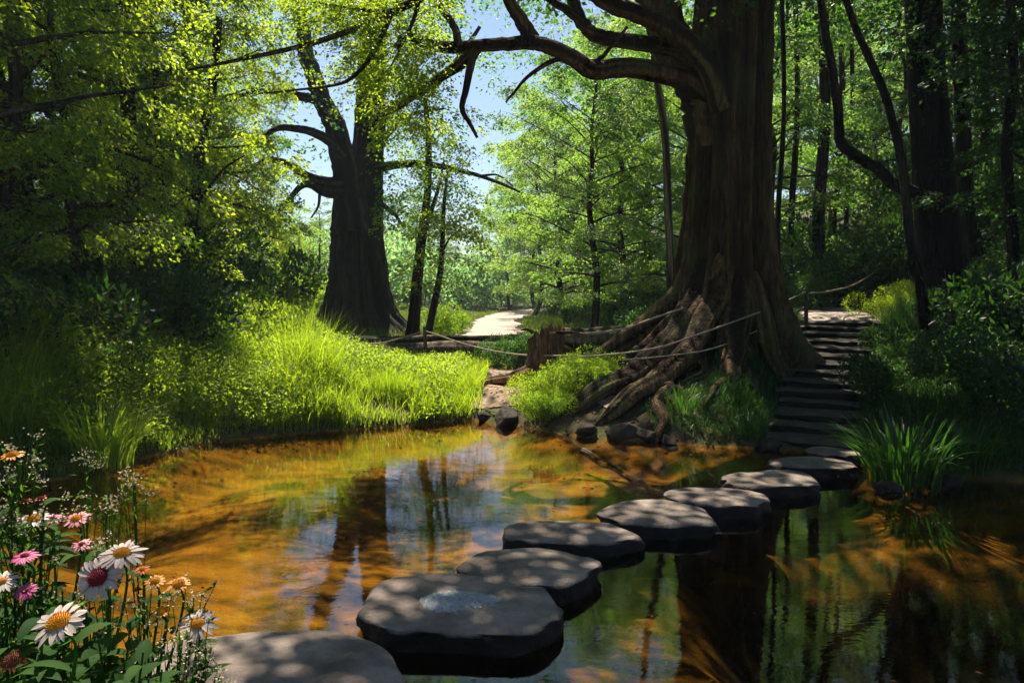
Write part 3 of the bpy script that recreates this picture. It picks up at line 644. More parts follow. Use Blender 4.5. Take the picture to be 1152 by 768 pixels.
solo('slim_tree', 'thin leaning trunk in front of the massive black trunk', (1047, 358), 11, [(1036, 320), (1024, 270), (1016, 193), (1005, 141), (995, 105), (977, 63), (960, 25), (940, -40)], .075, .04, crown=[(880, 1040, -200, -60, 16, .6, 60, .09, .6)])
solo('dark_tree', 'straight dark trunk just right of the massive black trunk', (1096, 345), 16.5, [(1088, 250), (1082, 120), (1076, -60)], .18, .13, crown=[(1000, 1180, -250, -70, 24, .9, 60, .12, .6)])
solo('slim_tree', 'narrow dark trunk nearest the right edge with drooping leaves', (1146, 350), 10.5, [(1140, 280), (1132, 180), (1140, 80), (1134, -40)], .085, .05, crown=[(1080, 1230, -150, -20, 14, .6, 60, .09, .6), (1100, 1180, 20, 320, 14, .4, 60, .06, .5)])
for i, (a, Yd, r) in enumerate([(878, 19, .07), (893, 24, .10), (924, 23, .20), (942, 27, .07), (955, 28, .09), (1105, 19, .12)]):
    solo('slim_tree', 'slim forest trunk seen beyond the steps, %s from the left' % ORD[i], (a, 345), Yd, [(a - 3, 250), (a + 4, 120), (a, -60)], r, r * .7, group='slim trunks beyond the steps', crown=[(a - 90, a + 90, -140, 40, 12, 1.0, 60, .15, .8)])
solo('slim_tree', 'tall pale bare trunk between the slope trees and the big brown trunk', (757, 340), 22, [(752, 250), (748, 150), (735, 60), (728, -60)], .12, .08, mat='bark_pale', crown=[(690, 790, -120, 30, 14, .8, 50, .14, .8)])

solo('slender_tree', 'forked dark trunk with airy crown just right of the grey giant trunk', (463, 374), 21.5, [(470, 310), (476, 255), (481, 215), (482, 160), (478, 110)], .17, .06, extra=[([(474, 268), (484, 240), (492, 215), (500, 180)], 21.4, 21, .09, .03)],
     crown=[(440, 530, 120, 260, 80, .62, 74, .085, .9)], leafm='leaf_gold', group='slender trees beside the lane')
solo('slender_tree', 'thin leaning trunk with a light crown above the sunny lane shrub', (478, 378), 20.8, [(489, 340), (496, 300), (498, 260), (500, 225), (504, 190)], .10, .035, extra=[([(497, 285), (506, 268), (520, 256)], 20.7, 20.4, .035, .012)],
     crown=[(465, 545, 185, 325, 60, .6, 66, .085, .9)], leafm='leaf_gold', group='slender trees beside the lane')
solo('slim_tree', 'slim dark leaning trunk in the left thicket', (194, 345), 12.6, [(203, 310), (213, 265), (220, 215), (226, 160), (240, 90), (246, 20)], .12, .06, extra=[([(216, 235), (232, 215), (252, 190), (275, 175)], 12.5, 12.0, .035, .01)], crown=[(170, 270, 40, 170, 26, .42, 80, .055, .9), (200, 285, 225, 300, 16, .4, 80, .055, .9)], leafm='leaf_near', group='slim trunks in the left thicket')
solo('slim_tree', 'slim upright dark trunk left of the leaning one in the left thicket', (184, 342), 13.0, [(185, 290), (184, 230), (178, 170), (176, 100), (170, 10)], .075, .04, crown=[(120, 240, 0, 110, 22, .4, 70, .055, .8)], leafm='leaf_near', group='slim trunks in the left thicket')
solo('slim_tree', 'tall dark trunk rising at the upper left with a crooked bough', (150, 335), 12.6, [(147, 220), (144, 120), (140, 40), (138, -40)], .14, .10, extra=[([(143, 80), (128, 62), (118, 40), (104, 12), (92, -15)], 12.6, 12.3, .07, .03)], crown=[(60, 200, 60, 170, 26, .42, 80, .055, .9)], leafm='leaf_near', group='slim trunks in the left thicket')

# ------------------------------------------------------------------ shrubs
def bush_mesh(seed, Rr, Hh, n, leaf, shape=4, mat='leaf_bank', upr=.5):
    r_ = np.random.default_rng(seed); lvb = MB(); wd = MB()
    lobes = [(r_.normal(0, .45 * Rr), r_.normal(0, .45 * Rr), r_.uniform(.35, .8) * Hh, r_.uniform(.35, .6) * Rr) for _ in range(9)]
    for (a, b_, c_, rr) in lobes:
        m_ = n // 9; d = norm(r_.normal(0, 1, (m_, 3))); q = d * (rr * r_.uniform(.45, 1.1, m_) ** .5)[:, None] + [a, b_, c_]
        q[:, 2] = np.maximum(q[:, 2], .04)
        dd = d * .6 + r_.normal(0, .6, (m_, 3)) + [0, 0, upr]
        add_leaves(lvb, q, dd, d + r_.normal(0, .5, (m_, 3)) + [0, 0, .6], leaf * r_.uniform(.6, 1.3, m_), leaf * .5, np.clip(r_.normal(.5, .25, m_), 0, 1), shape)
        tube(wd, np.array([(a * .2, b_ * .2, -.1), (a * .6, b_ * .6, c_ * .5), (a, b_, c_ + rr * .6)]), [.018, .012, .004], 5, cap=False)
    return wd.mesh('stem', M['bark_tree']), lvb.mesh('foliage', M[mat], smooth=False)
BUSH = {'bright': [bush_mesh(s, .7, .8, 5200, .055) for s in (61, 62)], 'dark': [bush_mesh(s, .9, 1.0, 4200, .09, mat='leaf_dark') for s in (63, 64)],
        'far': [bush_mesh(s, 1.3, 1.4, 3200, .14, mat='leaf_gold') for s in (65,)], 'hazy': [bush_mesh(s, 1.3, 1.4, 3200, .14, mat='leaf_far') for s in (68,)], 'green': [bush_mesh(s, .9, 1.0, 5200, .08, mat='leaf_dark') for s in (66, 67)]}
def bush(key, i, x, y, s, label, group, name='shrub', sz=None):
    st, fo = BUSH[key][i % len(BUSH[key])]
    t = thing(name, label, 'shrub', (x, y, hz(x, y) - .05), group, random.uniform(0, 6.28)); t.scale = (s, s, sz or s)
    link(bpy.data.objects.new('stem', st), t); link(bpy.data.objects.new('foliage', fo), t)
    return t
def brow(specs, text, group, key, **kw):
    for i, (px, Yd, s) in enumerate(sorted(specs)):
        p = at_y(px, 340, Yd); bush(key, i, p.x, Yd, s, text % ORD[i], group, **kw)
brow([(498, 24.5, .62), (516, 27, .4), (320, 27, .8), (352, 30, .9), (300, 24, .7)], 'bright sunlit shrub on the meadow by the lane, %s from the left', 'sunlit meadow shrubs', 'far')
brow([(215, 12.8, 1.5), (255, 12.2, 1.35), (295, 12.8, 1.3), (335, 13.3, .9), (280, 11, 1.0), (330, 11.6, .8), (375, 12, .62), (408, 12.2, .5), (240, 10.4, .9), (360, 10.7, .6)], 'sunlit small-leaved shrub massed on the left bank, %s from the left', 'shrubs on the left bank', 'bright')
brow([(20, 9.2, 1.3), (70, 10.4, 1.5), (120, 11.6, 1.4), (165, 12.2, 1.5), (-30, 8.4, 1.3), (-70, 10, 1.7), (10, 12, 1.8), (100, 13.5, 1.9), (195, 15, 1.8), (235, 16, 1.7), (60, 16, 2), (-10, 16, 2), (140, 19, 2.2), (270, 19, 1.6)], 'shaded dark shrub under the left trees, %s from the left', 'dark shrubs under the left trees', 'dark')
brow([(622, 10.4, .5), (652, 10.5, .55), (600, 10.6, .42), (672, 10.6, .5), (640, 10.9, .55), (660, 11.6, .6), (612, 9.95, .42), (630, 9.8, .40), (690, 11.2, .45)], 'bright leafy shrub between the stump and the big roots, %s from the left', 'shrubs between stump and roots', 'bright')
brow([(575, 14.5, .6), (590, 15, .6), (568, 16.5, .5)], 'small green shrub behind the broken stump, %s from the left', 'shrubs behind the stump', 'green')
brow([(1000, 14.4, .62), (1022, 14.2, .5), (1018, 16, .7)], 'bright yellow-green shrub lit at the head of the steps, %s from the left', 'shrubs at the head of the steps', 'bright')
brow([(625, 40, 1.0), (655, 32, 1.0), (700, 26, 1.1), (745, 24, 1.0), (720, 22, .8), (690, 38, 2), (760, 32, 2)], 'green shrub on the slope right of the lane, %s from the left', 'shrubs on the lane slope', 'green')
brow([(905, 19, .9), (930, 21, 1.4), (965, 20, 1.4), (1000, 19, 1.5), (1040, 18, 1.5), (890, 24, 2), (950, 26, 2.2), (1010, 25, 2.3), (1080, 20, 1.8), (1130, 17, 1.8), (1170, 14, .8), (1120, 13, .6), (1075, 12.6, .5), (1180, 22, 2.4), (1240, 18, 2.2)], 'shaded green shrub on the slope above the steps, %s from the left', 'shrubs above the steps', 'green')
brow([(1020, 11.0, .5), (1060, 10.2, .5), (1100, 9.4, .6), (1150, 9.0, .7), (1010, 9.4, .55), (1200, 8.4, 1.0), (1130, 8.0, .7), (1260, 7.6, 1.0), (995, 12, .5)], 'dark low shrub on the right bank, %s from the left', 'dark shrubs on the right bank', 'dark')
brow([(735, 15, .8), (745, 13.4, .5)], 'pale leafed shrub just left of the big brown trunk, %s from the left', 'shrubs behind the big roots', 'green')
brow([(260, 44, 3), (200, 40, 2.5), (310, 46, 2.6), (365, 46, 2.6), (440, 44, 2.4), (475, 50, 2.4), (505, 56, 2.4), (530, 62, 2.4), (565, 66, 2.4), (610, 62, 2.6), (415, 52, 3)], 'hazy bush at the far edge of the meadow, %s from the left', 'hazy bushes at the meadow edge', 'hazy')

# ------------------------------------------------------------------ grass and ground cover
def blades(mb, x, y, z, hgt, w, rng_, lean=.35, segs=3, curl=.5):
    n = len(x); a = rng_.uniform(0, 6.28, n); b_ = rng_.uniform(0, 6.28, n); ln = np.abs(rng_.normal(0, lean, n)) + .05
    dirv = np.stack([np.cos(a), np.sin(a)], -1); sid = np.stack([np.cos(b_), np.sin(b_)], -1)
    rows_ = []
    for k in range(segs + 1):
        t = k / segs; off = dirv * (ln * hgt * t ** 1.8)[:, None]; zz = z + hgt * (t - curl * ln * t ** 3 * .6)
        ww = w * (1 - t) ** .6 * .5
        cc = np.stack([x + off[:, 0], y + off[:, 1], zz], -1); s3 = np.concatenate([sid, np.zeros((n, 1))], -1)
        if k == segs: rows_.append(cc[:, None])
        else: rows_.append(np.stack([cc - s3 * ww[:, None], cc + s3 * ww[:, None]], 1))
    V = np.concatenate(rows_, 1); k = V.shape[1]; base = np.arange(n)[:, None] * k
    tone = np.repeat(np.clip(rng_.normal(.5, .25, n), 0, 1), k)
    F4 = np.concatenate([base + np.array([[2 * i, 2 * i + 1, 2 * i + 3, 2 * i + 2]]) for i in range(segs - 1)])
    F3 = base + np.array([[2 * segs - 2, 2 * segs - 1, 2 * segs]])
    mb.add(V.reshape(-1, 3), F4, tone); mb.f.append(F3 + (mb.n - len(V) * k))
def scatter(n, x0, x1, y0, y1, ok, r_):
    x = r_.uniform(x0, x1, n); y = r_.uniform(y0, y1, n); k = ok(x, y); return x[k], y[k]
r_ = np.random.default_rng(5)
def infront(x, y): return (x / np.maximum(y, .5) * F + 576)
# tall grass of the left bank
mb = MB()
ok = lambda x, y: (shore_dist(x, y) > .03) & (shore_dist(x, y) < 1.7) & (y > 7.0) & (x < -.55) & (vn(x, y, 1.6) > -.25)
x, y = scatter(70000, -5.6, -.2, 6.8, 12.5, ok, r_); d = shore_dist(x, y); hh = (.30 + .34 * ss(.0, 1.0, d)) * r_.uniform(.6, 1.3, len(x)) * (1 + .35 * vn(x, y, 1.1))
hh *= 1 - .5 * ss(-3.0, -1.2, x)
hh *= np.clip(1 + .9 * vn(x, y, .8) + .5 * vn(x, y, 2.6), .25, 1.8); blades(mb, x, y, H(x, y), hh, np.full(len(x), .010), r_, .38)
tag(mb.build('tall_grass', M['grass_bank'], smooth=False), 'tall sunlit grass along the left water edge', 'grass', kind='stuff')
# small-leaved herbs of the left bank
mb = MB(); ok = lambda x, y: (shore_dist(x, y) > .06) & (y > 7.4) & (x < -.8) & (y < 14.5) & (vn(x, y, 1.3) > -.35)
x, y = scatter(13000, -6.5, -.6, 7.2, 14.5, ok, r_)
hd = .45 + .55 * ss(.0, .8, np.repeat(shore_dist(x, y), 26)); x = np.repeat(x, 26); y = np.repeat(y, 26); n = len(x); hs = np.repeat(r_.uniform(.35, .8, n // 26), 26) * (1 - .55 * ss(-3.2, -1.2, x))
hs = hs * hd * (1 + .5 * vn(x, y, .9)); t = r_.uniform(.25, 1, n); q = np.stack([x + r_.normal(0, .07, n) * t, y + r_.normal(0, .07, n) * t, H(x, y) + hs * t], -1)
add_leaves(mb, q, r_.normal(0, 1, (n, 3)) + [0, 0, .3], r_.normal(0, .5, (n, 3)) + [0, 0, 1], .042 * r_.uniform(.6, 1.4, n), .022, np.clip(r_.normal(.55, .25, n), 0, 1))
tag(mb.build('undergrowth', M['leaf_bank'], smooth=False), 'bright small-leaved herbs covering the left bank', 'undergrowth', kind='stuff')
# meadow
mb = MB(); ok = lambda x, y: (seg_dist(x, y, ROAD)[0] > 1.15) & (seg_dist(x, y, TOP_PATH)[0] > .9) & (shore_dist(x, y) > .3)
x, y = scatter(60000, -16, 10, 14, 46, ok, r_)
blades(mb, x, y, H(x, y), r_.uniform(.12, .3, len(x)), np.full(len(x), .035), r_, .4, 2)
tag(mb.build('meadow_grass', M['grass_mow'], smooth=False), 'short grass of the meadow beside the lane', 'grass', kind='stuff')
# green grass of the mound, beside the steps and the foreground bank
def stair_d(x, y): return seg_dist(x, y, [(STAIR_A[0], STAIR_A[1], 0), (STAIR_B[0], STAIR_B[1], 0)])[0]
mb = MB(); ok = lambda x, y: (shore_dist(x, y) > .08) & (stair_d(x, y) > .44) & (np.hypot(x - RB.x, y - RB.y) > 1.15) & (seg_dist(x, y, TOP_PATH)[0] > .75) & ((x > 2.55 + .25 * (y - 9)) | (vn(x, y, 1.5) > .35))
x, y = scatter(95000, 1.6, 8.5, 7.0, 15, ok, r_)
hh = r_.uniform(.14, .38, len(x)) * (1 + .5 * vn(x, y, 1.2)) * np.where(x < 2.5, .5, 1); blades(mb, x, y, H(x, y), hh, np.full(len(x), .009), r_, .8, 4, 1.1)
tag(mb.build('slope_grass', M['grass_dark'], smooth=False), 'deep green grass on the shaded slopes beside the steps', 'grass', kind='stuff')
mb = MB(); ok = lambda x, y: (shore_dist(x, y) > .1) & (y > 10) & ((np.hypot(x - .1, y - 12) > .55) | (y > 12.8)) & (x < .6)
x, y = scatter(16000, -2.6, 1.0, 10.3, 16, ok, r_); k = (np.abs(x - 0) > .42); x, y = x[k], y[k]
blades(mb, x, y, H(x, y), r_.uniform(.08, .26, len(x)), np.full(len(x), .012), r_, .5, 3)
tag(mb.build('inlet_grass', M['grass_bank'], smooth=False), 'low grass around the sandy path below the logs', 'grass', kind='stuff')
mb = MB(); ok = lambda x, y: (shore_dist(x, y) > .05) & (y < 8.5) & (x < -.5)
x, y = scatter(26000, -8, -.5, .4, 8.5, ok, r_)
blades(mb, x, y, H(x, y), r_.uniform(.12, .4, len(x)), np.full(len(x), .012), r_, .5, 3)
tag(mb.build('bank_grass', M['grass_dark'], smooth=False), 'dark grass on the near left bank among the flowers', 'grass', kind='stuff')
# litter on the ground
mb = MB(); ok = lambda x, y: (shore_dist(x, y) > .02)
x, y = scatter(26000, -9, 11, 6.5, 18, ok, r_); n = len(x)
add_leaves(mb, np.stack([x, y, H(x, y) + .012], -1), r_.normal(0, 1, (n, 3)) * [1, 1, .1], r_.normal(0, .2, (n, 3)) + [0, 0, 1], .06 * r_.uniform(.5, 1.3, n), .03, r_.uniform(0, 1, n))
M['litter'] = simple('litter', [(.3, (.06, .035, .015)), (.7, (.2, .12, .05))], 20, .9, 0)
tag(mb.build('leaf_litter', M['litter'], smooth=False), 'dry brown leaves scattered over the forest floor', 'leaf litter', kind='stuff')

# things lying on the bed of the pond
mb = MB(); ok = lambda x, y: (shore_dist(x, y) < -.05)
x, y = scatter(700, -4.5, 6, 2.2, 10.4, ok, r_); n = len(x)
add_leaves(mb, np.stack([x, y, H(x, y) + .015], -1), r_.normal(0, 1, (n, 3)) * [1, 1, .1], r_.normal(0, .25, (n, 3)) + [0, 0, 1], .05 * r_.uniform(.5, 1.3, n), .025, r_.uniform(0, 1, n))
tag(mb.build('sunken_leaves', M['litter'], smooth=False), 'brown leaves sunk on the sandy bed of the pond', 'leaf litter', kind='stuff')
mb = MB(); ok = lambda x, y: (np.abs(shore_dist(x, y) + .05) < .45) | ((shore_dist(x, y) < 0) & (vn(x, y, .9) > .45))
x, y = scatter(4000, -4.8, 4.5, 2.2, 11, ok, r_); n = len(x); rr = .008 + .03 * r_.uniform(0, 1, n) ** 4; zz = H(x, y)
oc = np.array([(1, 0, 0), (0, 1, 0), (-1, 0, 0), (0, -1, 0), (0, 0, .6), (0, 0, -.6)]); V = np.stack([x, y, zz], -1)[:, None] + oc[None] * rr[:, None, None] * r_.uniform(.7, 1.3, (n, 6, 1))
F_ = (np.arange(n)[:, None, None] * 6 + np.array([[0, 1, 4], [1, 2, 4], [2, 3, 4], [3, 0, 4], [1, 0, 5], [2, 1, 5], [3, 2, 5], [0, 3, 5]])[None]).reshape(-1, 3)
mb.add(V.reshape(-1, 3), F_); tag(mb.build('pebbles', M['rock'], smooth=True), 'small pebbles and grit along the water line', 'pebbles', kind='stuff')

# tall ferny herbs left of the bank, broad grass tuft at the steps
def herb(x, y, Hh, label, rs):
    rg = np.random.default_rng(rs); t = thing('feathery_herb', label, 'plant', (x, y, hz(x, y)), 'feathery herbs on the left bank')
    s_ = MB(); l_ = MB(); ln = rg.normal(0, .12, 2)
    p = np.stack([ln[0] * np.linspace(0, 1, 9) ** 2, ln[1] * np.linspace(0, 1, 9) ** 2, np.linspace(-.05, Hh, 9)], -1); tube(s_, p, np.linspace(.007, .002, 9), 5)
    for k in range(46):
        f = rg.uniform(.25, 1); b0 = np.array([np.interp(f, np.linspace(0, 1, 9), p[:, i]) for i in range(3)]); a = k * 2.4
        L = .20 * (1.25 - f); m_ = 14; tt = np.linspace(.1, 1, m_)
        q = b0 + np.stack([np.cos(a) * tt * L, np.sin(a) * tt * L, tt * L * .5 - tt ** 2 * L * .2], -1)
        add_leaves(l_, q, np.stack([np.cos(a + 1.1 * (-1) ** np.arange(m_)), np.sin(a + 1.1 * (-1) ** np.arange(m_)), .3 + 0 * tt], -1), rg.normal(0, .3, (m_, 3)) + [0, 0, 1], .045 * (1.2 - tt * .6), .014, np.clip(rg.normal(.5, .2, m_), 0, 1))
    s_.build('stem', M['flower_leaf'], t); l_.build('foliage', M['leaf_bank'], t, smooth=False)
for i, (px, Yd, Hh) in enumerate([(62, 8.4, .95), (86, 8.3, 1.15), (112, 8.6, .8), (30, 8.0, .7), (135, 8.8, .7)]):
    p = at_y(px, 400, Yd); herb(p.x, Yd, Hh, 'feathery upright herb at the dark left bank, %s from the left' % ORD[[1, 2, 3, 0, 4][i]], 300 + i)
def tuft(x, y, n, Hh, w, label, rs, mat='grass_dark', name='grass_tuft', rad=.2, group=None):
    rg = np.random.default_rng(rs); t = thing(name, label, 'grass tuft', (x, y, max(hz(x, y), -.02)), group); m_ = MB()
    for k in range(n):
        a = rg.uniform(0, 6.28); r0 = rad * math.sqrt(rg.uniform()); L = Hh * rg.uniform(.55, 1.15); ln = rg.uniform(.15, .75); s_ = np.linspace(0, 1, 9)
        px_ = r0 * math.cos(a) + np.cos(a) * ln * L * s_ ** 1.9; py_ = r0 * math.sin(a) + np.sin(a) * ln * L * s_ ** 1.9; pz = L * (s_ - .62 * ln * s_ ** 2.8)
        ww = w * rg.uniform(.6, 1.2) * np.sin(np.pi * (.18 + .82 * s_)) ** .7 * .5; ww[-1] = .0005
        sx_, sy_ = -math.sin(a + rg.normal(0, .5)), math.cos(a + rg.normal(0, .5))
        V = np.stack([np.stack([px_ - sx_ * ww, py_ - sy_ * ww, pz], -1), np.stack([px_, py_, pz - ww * .35], -1), np.stack([px_ + sx_ * ww, py_ + sy_ * ww, pz], -1)], 1)
        m_.add(V.reshape(-1, 3), grid_faces(9, 3), rg.uniform(.2, .9))
    m_.build('blades', M[mat], t); return t
tuft(3.45, 6.95, 260, .72, .022, 'big arching clump of broad grass at the foot of the steps', 401, rad=.30)
tuft(4.15, 7.25, 120, .5, .018, 'smaller arching grass clump right of the big one', 402, rad=.25)
tuft(-3.95, 7.6, 220, .8, .014, 'tall bright grass clump at the left corner of the pond', 403, 'grass_bank', rad=.3)
tuft(2.0, 9.35, 90, .4, .01, 'grass tuft hanging over the water below the big roots', 404, rad=.2)

# ------------------------------------------------------------------ stones
def slab(name, cx, cy, rx, ry, zt, zb, seed, label, mat, group=None, dome=.012, pw=2.6, lob=.06, seg=96, kind_cat='stepping stone', rz=0, edge=.02, side=.035):
    rg = np.random.default_rng(seed); th = np.linspace(0, 2 * np.pi, seg, endpoint=False)
    rr = (np.abs(np.cos(th)) ** pw + np.abs(np.sin(th)) ** pw) ** (-1 / pw)
    for k in range(2, 7): rr = rr * (1 + lob / (k ** .8) * np.sin(k * th + rg.uniform(0, 6.28)) * rg.uniform(.5, 1.3))
    rr = rr * (1 + .012 * np.interp(th, np.linspace(0, 6.28, 40), rg.normal(0, 1, 40)))
    for a_ in rg.uniform(0, 6.28, 9): rr = np.minimum(rr, rg.uniform(.86, 1.0) / np.maximum(np.cos(th - a_), .2))
    rr = np.convolve(np.r_[rr[-2:], rr, rr[:2]], np.ones(5) / 5, 'valid')
    sx_ = 1 / np.abs(rr * np.cos(th)).max(); sy_ = 1 / np.abs(rr * np.sin(th)).max(); rx *= sx_; ry *= sy_
    rings = []
    def ring(f, z, w=0.0, ins=0.0):
        e = side * vn(np.cos(th) * 3 + seed, np.sin(th) * 3 + z * 14, 1.6)
        x = (rx * f - ins) * rr * np.cos(th) * (1 + w * e / max(rx, ry)); y = (ry * f - ins) * rr * np.sin(th) * (1 + w * e / max(rx, ry))
        zz = z + (dome * (1 - f * f) if z >= zt - 1e-6 else 0) + (.006 * fbm(x + seed, y, 5, 3) + .010 * vn(x + seed, y, 2.2) if z > zt - .03 else 0)
        rings.append(np.stack([x, y, zz + 0 * x], -1))
    for f in np.linspace(.02, .93, 26): ring(f, zt)
    ring(.965, zt - .002); ring(.99, zt - edge * .25); ring(1.0, zt - edge * .6, .3); ring(1.005, zt - edge, .8)
    n2 = 12
    for k in range(1, n2 + 1):
        z = (zt - edge) + (zb - zt + edge) * k / n2; ring(1.005 - .05 * (k / n2) + .012 * rg.normal(), z, 1.3)
    V = np.array(rings); m_ = MB(); m_.add(V.reshape(-1, 3), grid_faces(len(rings), seg, True))
    o = m_.build(name, mat); o.location = (cx, cy, 0); o.rotation_euler = (0, 0, rz)
    return tag(o, label, kind_cat, group)
SG = 'stepping stones crossing the pond'
ST = [(403, 632, 638, 712, .13, 2.6, .035, 'largest round stepping stone, with a glittering wet patch on top'),
      (505, 681, 611, 659, .12, 2.2, .10, 'notched stepping stone right behind the round wet one'),
      (562, 721, 581, 609, .12, 2.4, .07, 'wedge-shaped stepping stone, third from the foreground round one'),
      (669, 801, 559, 591, .11, 3.0, .05, 'angular stepping stone in the middle of the crossing'),
      (745, 867, 546, 570, .10, 2.4, .06, 'pale dappled stepping stone left of the one before the steps'),
      (812, 921, 528, 548, .10, 3.0, .05, 'thick pale stepping stone with a sunlit top near the grass clump'),
      (863, 966, 514, 529, .09, 2.6, .05, 'dim grey stepping stone partly behind the grass clump'),
      (905, 968, 503, 514, .09, 2.4, .05, 'smallest and farthest stepping stone at the foot of the steps')]
for i, (x0, x1, y0, y1, zt, pw, lob, lab) in enumerate(ST):
    yf = at_z(576, y0, zt).y; yn = at_z(576, y1, zt).y; cy = (yf + yn) / 2
    a = at_z(x0, (y0 + y1) / 2, zt).x; b_ = at_z(x1, (y0 + y1) / 2, zt).x
    k = cy / at_z(576, (y0 + y1) / 2, zt).y
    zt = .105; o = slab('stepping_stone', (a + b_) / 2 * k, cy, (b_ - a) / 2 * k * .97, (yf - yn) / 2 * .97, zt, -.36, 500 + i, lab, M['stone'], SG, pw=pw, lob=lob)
    if i == 0:
        rg = np.random.default_rng(9); th = np.linspace(0, 2 * np.pi, 150, endpoint=False); V = []
        for f in np.linspace(.02, 1, 50):
            rr = f * (1 + .05 * np.sin(3 * th + 1) + .03 * np.sin(7 * th) + .03 * vn(th * 6, th * 0, 1))
            xx = .21 * rr * np.cos(th) + .0; yy = .155 * rr * np.sin(th) - .02
            V.append(np.stack([xx, yy, zt + .0175 + .005 * vn(xx, yy, 70) + .003 * vn(xx, yy, 130) - .012 * f ** 6], -1))
        m_, n, b, out = newmat('puddle'); b.inputs['Base Color'].default_value = (.24, .26, .28, 1); b.inputs['Roughness'].default_value = .22; b.inputs['Specular IOR Level'].default_value = 1.0
        rr_, nz = noise_col(n, [(0, (0, 0, 0)), (1, (1, 1, 1))], 110, 3); bump(n, b, nz.outputs[0], 1.0, .012)
        pm = MB(); pm.add(np.array(V).reshape(-1, 3), grid_faces(50, 150, True)); pm.build('puddle', m_, o)
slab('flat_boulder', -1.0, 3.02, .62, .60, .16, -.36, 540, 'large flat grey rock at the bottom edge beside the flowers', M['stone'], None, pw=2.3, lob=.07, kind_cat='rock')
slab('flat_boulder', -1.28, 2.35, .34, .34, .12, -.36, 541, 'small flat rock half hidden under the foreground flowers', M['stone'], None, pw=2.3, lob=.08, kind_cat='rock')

# steps
stair = thing('stone_stairway', 'dim worn stone steps climbing from the pond to the gravel path', 'stairs', (STAIR_A[0], STAIR_A[1], 0))
sdv = STAIR_B - STAIR_A; sl_ = np.hypot(*sdv); sdv = sdv / sl_; sang = math.atan2(sdv[1], sdv[0]); NS = 14
def block(mb, L, W, Hh, seed, n=(10, 22, 4)):
    """rounded irregular block centred on x,y; top at z=0"""
    rg = np.random.default_rng(seed)
    m_ = MB(); nx, ny = n[0], n[1]
    u = np.linspace(-1, 1, nx); v = np.linspace(-1, 1, ny); U, Vv = np.meshgrid(u, v, indexing='ij')
    e = lambda q: 1 - ss(.72, 1.0, np.abs(q))
    x = U * L / 2 * (1 + .06 * vn(Vv * 2 + seed, U * 0, 1.2)); y = Vv * W / 2 * (1 + .05 * vn(U * 2, Vv * 0 + seed, 1.3))
    z = -.022 * (1 - e(U) * .999) - .02 * (1 - e(Vv)) + .014 * fbm(x * 3 + seed, y * 3, 1.0, 3)
    top = np.stack([x, y, z], -1); mb.add(top.reshape(-1, 3), grid_faces(nx, ny)[:, ::-1])
    idx = [(0, j) for j in range(ny)] + [(i, ny - 1) for i in range(1, nx)] + [(nx - 1, j) for j in range(ny - 2, -1, -1)] + [(i, 0) for i in range(nx - 2, 0, -1)]
    r0 = np.array([top[i, j] for i, j in idx]); rings = [r0]
    for k in range(1, n[2] + 1):
        q = r0.copy(); q[:, :2] *= 1 + .03 * vn(q[:, 0] * 4 + seed, q[:, 1] * 4 + k, 1.0)[:, None] + .015; q[:, 2] = r0[:, 2] * (1 - k / n[2]) - Hh * k / n[2]; rings.append(q)
    mb.add(np.array(rings).reshape(-1, 3), grid_faces(len(rings), len(r0), True))
for i in range(NS):
    t = (i + .3) / NS; cpos = STAIR_A + sdv * sl_ * t; z = STAIR_Z[0] + (STAIR_Z[1] - STAIR_Z[0]) * (i + 1) / NS
    mb = MB(); W = 1.02 + .25 * ((i > 10) * .8 + (i < 3) * .5) + random.uniform(-.14, .14); block(mb, random.uniform(.46, .56), W, .26, 600 + i)
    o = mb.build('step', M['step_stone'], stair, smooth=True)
    o.location = (cpos[0] - STAIR_A[0] + random.uniform(-.04, .04), cpos[1] - STAIR_A[1], z); o.rotation_euler = (random.uniform(-.035, .035), random.uniform(-.035, .035), sang + random.uniform(-.11, .11) )

